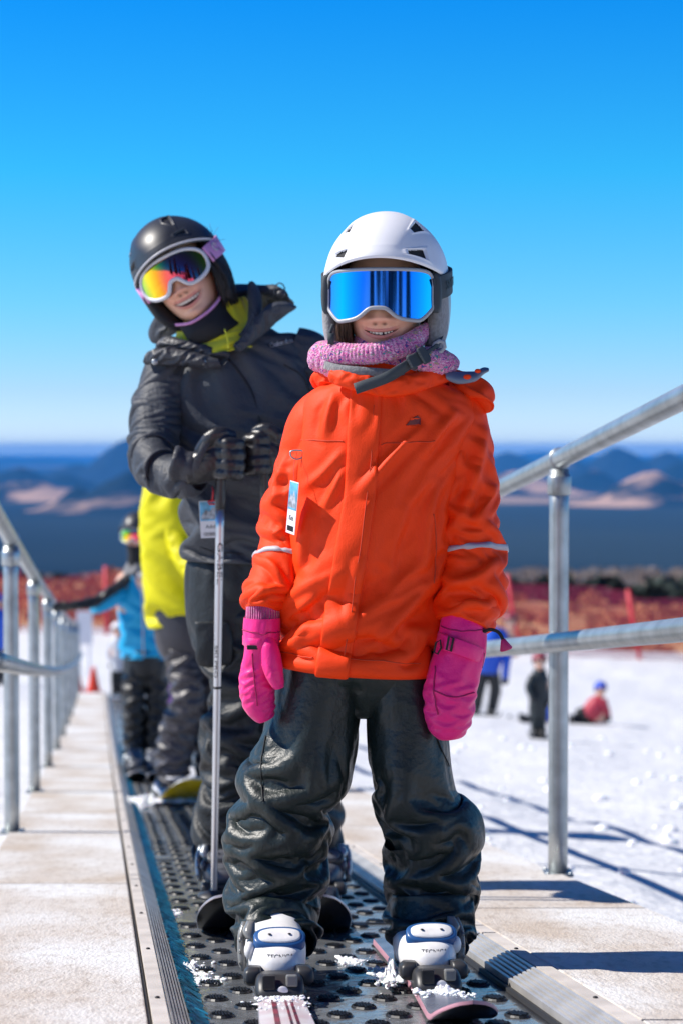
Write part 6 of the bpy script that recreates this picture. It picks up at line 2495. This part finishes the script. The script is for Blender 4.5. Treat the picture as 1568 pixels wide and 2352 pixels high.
for y in np.concatenate([np.linspace(-.78, -.45, 24), np.linspace(-.42, .42, 14), np.linspace(.45, .78, 24)]):
    e = max(0, abs(y) - .5) / .28
    w = .155 * math.sqrt(max(.0004, 1 - e ** 2.4)) - .02 * (1 - min(1, abs(y) / .5) ** 2)
    z = .012 + .11 * e ** 1.7
    V.append([(-w, y, z), (-w * .9, y, z + .009), (w * .9, y, z + .009), (w, y, z), (w * .9, y, z - .004), (-w * .9, y, z - .004)])
V = np.array(V)
mb = MB()
mb.grid(fr_b(V), cap0=True, cap1=True, mat=np.tile([0, 0, 0, 1, 1, 1], len(V) - 1))
mb.build('board', [mat('white_board_top', (.75, .76, .78), .4), mat('yellow_board_base', (.65, .46, .01), .35)], sb, auto=40)
mb = MB()
rs = np.random.RandomState(4)
snow_bits(mb, fr_b, [(-.22, -.55, .05, .10, 130, .022), (-.05, -.55, .08, .05, 60, .02)], rs, .01)
mb.build('clinging_snow', M_snow2, sb)['kind'] = 'stuff'
tag(sb, 'snowboard with a yellow base curling up under the boarder in the yellow jacket', 'snowboard')

# ---- skier in cyan
Yb = 12.9
pc = empty('person', P(335, 1800, Yb))
M_orl = bpy.data.materials['fire_mirror_lens']
head_simple(pc, 318, 1232, Yb, .112, M_dshell, M_orl, yaw=14, mask=M_liner)
mb = MB()
piece(mb, [(318, 1285, Yb, 22, .07), (318, 1305, Yb, 34, .09), (314, 1325, Yb, 30, .08)], 20, 36, 1.15, 11, flat=True)
mb.build('hood', M_fleece, pc, sub=1)
mb = MB()
piece(mb, [(322, 1308, Yb, 26, .06), (326, 1325, Yb, 48, .10), (328, 1360, Yb, 54, .12), (330, 1430, Yb, 54, .13), (334, 1512, Yb, 58, .13, 2)], 56, 48, 1.08, 12, flat=True)
piece(mb, [(290, 1345, Yb, 20, .06), (272, 1360, Yb - .05, 22, .06), (240, 1382, Yb - .12, 20, .055), (212, 1396, Yb - .18, 17, .05)], 40, 28, 1.15, 13)
piece(mb, [(372, 1340, Yb, 20, .06), (384, 1400, Yb, 22, .06), (386, 1460, Yb - .05, 20, .055), (384, 1490, Yb - .06, 17, .05)], 40, 28, 1.15, 14)
jc = mb.build('jacket', M_cy, pc, sub=1)
mb = MB()
piece(mb, [(292, 1330, Yb - .06, 12, .05), (262, 1352, Yb - .14, 12, .05), (215, 1380, Yb - .22, 12, .05), (170, 1390, Yb - .28, 11, .045), (140, 1393, Yb - .30, 9, .035), (122, 1396, Yb - .30, 4, .015)], 40, 24, 1.15, 15)
mb.build('glove', M_bkp, pc)
mb = MB()
mb.tube(path([P(327, 1318, Yb - .12), P(328, 1400, Yb - .135), P(330, 1508, Yb - .135)], 12), .006, 6)
mb.ball(P(325, 1322, Yb - .13), .022, .012, .022, 8)
mb.build('zip', M_silver, jc)
mb = MB()
piece(mb, [(334, 1490, Yb, 50, .12), (334, 1540, Yb, 50, .115), (334, 1575, Yb, 30, .08)], 20, 36, 1.04, 16, flat=True)
piece(mb, [(312, 1515, Yb, 28, .10), (308, 1600, Yb - .04, 28, .095), (310, 1690, Yb, 27, .09), (316, 1772, Yb, 25, .085)], 72, 40, 1.22, 17)
piece(mb, [(358, 1515, Yb, 28, .10), (362, 1600, Yb, 28, .095), (360, 1690, Yb, 27, .09), (358, 1772, Yb, 25, .085)], 72, 40, 1.22, 18)
mb.build('trousers', M_bkp, pc, sub=1)
fb = slope_frame(312, 1806, 0, .022)
ski_boot(fb, -1, pc, (M_bg, M_metal, M_metal))
fb2 = slope_frame(356, 1806, 0, .022)
ski_boot(fb2, 1, pc, (M_bg, M_metal, M_metal))
ski(slope_frame(312, 1806, 0, 0), .6, .7, .09, 'ski under the left foot of the skier in cyan', M_wsk, M_base, M_edge, [(0, -.05, .03, .06, 60, .014)], group='skis of the skier in cyan')
ski(slope_frame(356, 1806, 0, 0), .6, .7, .09, 'ski under the right foot of the skier in cyan, behind the yellow jacket', M_wsk, M_base, M_edge, [(0, -.05, .03, .06, 30, .014)], group='skis of the skier in cyan')
tag(pc, 'skier in cyan blue jacket with a dark helmet and orange goggles stretching one arm out', 'person')


def small(label, Y, head, torso, arms, legs, cj, ct, hel, lens=None, feet=None, skis=None, yaw=0, roll=0, cb=None, name_t='trousers', cg=None):
    """a far figure: keys are (px, py, dY, half width px[, thickness m])"""
    gx, gy = feet if feet else (legs[0][-1][0], legs[0][-1][1])
    root = empty('person', P(gx, gy, Y))
    K = lambda ks: [(k[0], k[1], Y + k[2], k[3], (k[4] if len(k) > 4 else k[3] * Y / F * .9)) for k in ks]
    head_simple(root, head[0], head[1], Y + (head[3] if len(head) > 3 else 0), head[2] * Y / F, hel, lens, yaw=yaw, roll=roll)
    mb = MB()
    piece(mb, K(torso), 28, 28, None, 3)
    for a in arms: piece(mb, K(a), 22, 16, None, 4)
    mb.build('jacket', cj, root)
    mb = MB()
    for a in arms:
        e = K(a)[-1]
        mb.ball(P(e[0], e[1] + e[3] * .6, e[2]), e[3] * Y / F * 1.15, n=8)
    mb.build('gloves' if False else 'glove', cg or M_bkp, root)
    mb = MB()
    for l in legs: piece(mb, K(l), 24, 18, None, 5)
    mb.build(name_t, ct, root)
    mb = MB()
    for l in legs:
        e = K(l)[-1]
        c = P(e[0], e[1], e[2])
        s = e[3] * Y / F
        mb.grid(rings([(-.02, 0, -s * .8, s * .8, s * 2.0, 2.6), (s * .8, 0, -s * .6, s * .9, s * 1.8, 2.4), (s * 1.6, 0, 0, s, s, 2)], 10, 18) + c, cap0=True, cap1=True)
    mb.build('boot', cb or M_bkp, root)
    tag(root, label, 'person')
    for k, (x0, y0, x1, y1) in enumerate(skis or []):
        a, b = P(x0, y0, Y - .2), P(x1, y1, Y - .2)
        rt = empty('ski', (a + b) / 2)
        mb = MB()
        d = nrm(b - a); n = 24
        pts = [a + (b - a) * t + np.array([0, 0, .12 * max(0, .12 - t) / .12 * .6]) for t in np.linspace(0, 1, n)]
        ribbon(mb, pts, [0, 1, 0.05], .10, .008)
        mb.build('ski_body', M_base, rt)
        tag(rt, 'ski worn by the ' + label.split(' with ')[0].split(' standing')[0].split(' bending')[0][:60] + (', nearer one' if k == 0 else ', other one'), 'ski', 'skis of people on the slope')
    return root


M_blue = mat('royal_blue_jacket', (.01, .10, .62), .5)
M_navy = mat('black_green_suit', (.012, .020, .024), .5)
M_crim = mat('crimson_jacket', (.42, .03, .06), .55)
M_violet = mat('violet_jacket', (.35, .06, .50), .55)
M_pale = mat('pale_grey_suit', (.62, .64, .68), .6)
M_wsh = mat('white_far_helmet', (.75, .75, .78), .4)
M_redhat = mat('dark_red_helmet', (.25, .04, .06), .5)
M_bluehat = mat('blue_helmet', (.02, .08, .55), .4)
M_pinkh = mat('pink_far_helmet', (.75, .32, .45), .5)

small('skier in blue jacket and black trousers bending forward on the slope behind the right mitten', 32, (1170, 1430, 16),
      [(1135, 1440, 0, 22), (1128, 1470, 0, 34), (1120, 1510, 0, 34), (1114, 1545, 0, 28)], [[(1150, 1450, 0, 11), (1162, 1500, -.1, 11), (1160, 1540, -.15, 9), (1158, 1560, -.15, 8)]],
      [[(1108, 1535, 0, 18), (1100, 1580, 0, 14), (1094, 1618, 0, 12), (1090, 1636, 0, 11)], [(1128, 1540, 0, 18), (1136, 1580, 0, 14), (1130, 1620, 0, 12), (1126, 1640, 0, 11)]],
      M_blue, M_bkp, M_redhat, None, (1110, 1645), [(1150, 1646, 1085, 1638), (1172, 1652, 1112, 1644)], cb=M_bkp)
small('child in dark snowsuit standing on the slope left of the rail post', 24.5, (1238, 1522, 17),
      [(1238, 1536, 0, 14), (1238, 1560, 0, 20), (1236, 1600, 0, 22), (1234, 1650, 0, 20)], [[(1224, 1550, -.05, 9), (1214, 1580, -.1, 9), (1222, 1600, -.15, 8)], [(1250, 1552, 0, 9), (1254, 1590, 0, 9), (1252, 1615, -.05, 8)]],
      [[(1229, 1640, 0, 11), (1228, 1668, 0, 10), (1226, 1686, 0, 10)], [(1242, 1640, 0, 11), (1242, 1670, 0, 10), (1244, 1688, 0, 10)]],
      M_navy, M_navy, M_redhat, None, (1236, 1696), [(1212, 1694, 1250, 1690), (1226, 1700, 1262, 1694)])
small('person in crimson top and blue helmet pushing up from the snow on hands and knees', 31, (1378, 1586, 15),
      [(1382, 1602, 0, 12), (1374, 1612, 0, 20), (1362, 1630, 0, 24), (1348, 1645, 0, 20)], [[(1384, 1606, -.1, 9), (1391, 1628, -.1, 8), (1395, 1646, -.1, 7)]],
      [[(1348, 1640, 0, 18), (1330, 1640, 0, 15), (1350, 1655, 0, 11), (1312, 1656, 0, 9)], [(1352, 1640, .2, 16), (1358, 1654, .1, 11), (1322, 1657, .1, 9)]],
      M_crim, M_bkp, M_bluehat, None, (1350, 1658))
small('person in blue sitting on the snow behind the child in dark snowsuit', 31, (1272, 1612, 13),
      [(1270, 1624, 0, 12), (1262, 1636, 0, 18), (1250, 1648, 0, 19)], [[(1276, 1630, -.1, 7), (1284, 1644, -.1, 7), (1290, 1652, -.1, 6)]],
      [[(1248, 1648, 0, 13), (1220, 1650, -.1, 9), (1196, 1652, -.1, 8)], [(1248, 1650, .1, 12), (1222, 1654, .1, 9), (1200, 1655, .1, 8)]],
      M_blue, M_bkp, M_redhat, None, (1250, 1656))
small('small child in pale suit and white helmet beside the cyan jacket', 29, (271, 1448, 14),
      [(271, 1460, 0, 11), (271, 1480, 0, 17), (272, 1510, 0, 18), (272, 1540, 0, 17)], [[(258, 1470, 0, 7), (254, 1500, 0, 7), (256, 1525, 0, 6)], [(286, 1470, 0, 7), (290, 1500, 0, 7), (288, 1525, 0, 6)]],
      [[(265, 1535, 0, 9), (264, 1570, 0, 8), (264, 1592, 0, 8)], [(279, 1535, 0, 9), (280, 1570, 0, 8), (280, 1594, 0, 8)]],
      M_pale, M_bkp, M_wsh, None, (271, 1600))
small('child in violet jacket and pink helmet seen between two pairs of dark legs', 22, (384, 1558, 15),
      [(384, 1570, 0, 12), (384, 1590, 0, 19), (384, 1625, 0, 19), (384, 1650, 0, 18)], [[(368, 1585, 0, 8), (364, 1615, 0, 8), (368, 1640, 0, 7)], [(400, 1585, 0, 8), (404, 1615, 0, 8), (402, 1640, 0, 7)]],
      [[(378, 1645, 0, 9), (377, 1670, 0, 8), (377, 1690, 0, 8)], [(391, 1645, 0, 9), (392, 1670, 0, 8), (392, 1692, 0, 8)]],
      M_violet, M_bkp, M_pinkh, None, (384, 1697))
small('person in deep blue jacket standing on the snow at the left edge of the picture', 36, (-6, 1385, 15),
      [(-6, 1398, 0, 13), (-7, 1415, 0, 22), (-7, 1450, 0, 24), (-7, 1490, 0, 22)], [[(12, 1415, 0, 9), (14, 1445, 0, 9), (10, 1475, 0, 8)], [(-26, 1415, 0, 9), (-30, 1445, 0, 9), (-26, 1475, 0, 8)]],
      [[(-14, 1485, 0, 11), (-14, 1530, 0, 10), (-14, 1570, 0, 9)], [(1, 1485, 0, 11), (2, 1530, 0, 10), (2, 1570, 0, 9)]],
      M_blue, M_bkp, M_bluehat, None, (-6, 1578))

# ---- loose snow on the belt
mb = MB()
rs = np.random.RandomState(12)
def belt_snow(px, row, n, sx, sy, r):
    Y = 2475.0 / (row - 1590)
    c = P(px, row, Y)
    fr = Frame(np.array([c[0], Y, belt_z(Y)]), np.eye(3))
    if sx < .05:
        drift(mb, fr, 0, 0, sx * 1.4, sy * 1.4, r * 1.5, row, .001)
    for k in range(n):
        x, y = rs.normal() * sx * 1.2, rs.normal() * sy * 1.2
        crumb(mb, (c[0] + x, Y + y, belt_z(Y + y) + r * .2), r * .8 * rs.uniform(.2, 1.0) ** 1.5, rs)
belt_snow(445, 2232, 70, .018, .035, .007)
belt_snow(458, 2262, 55, .022, .03, .008)
belt_snow(430, 2240, 8, .015, .03, .013)
belt_snow(800, 2215, 36, .020, .03, .005)
belt_snow(560, 2290, 24, .10, .15, .004)
belt_snow(790, 2250, 30, .10, .25, .0035)
belt_snow(400, 2104, 30, .012, .03, .006)
belt_snow(330, 1862, 70, .035, .10, .018)
o = mb.build('belt_snow', M_snow2)
tag(o, 'crumbs of snow lying on the wet belt', 'snow', kind='stuff')
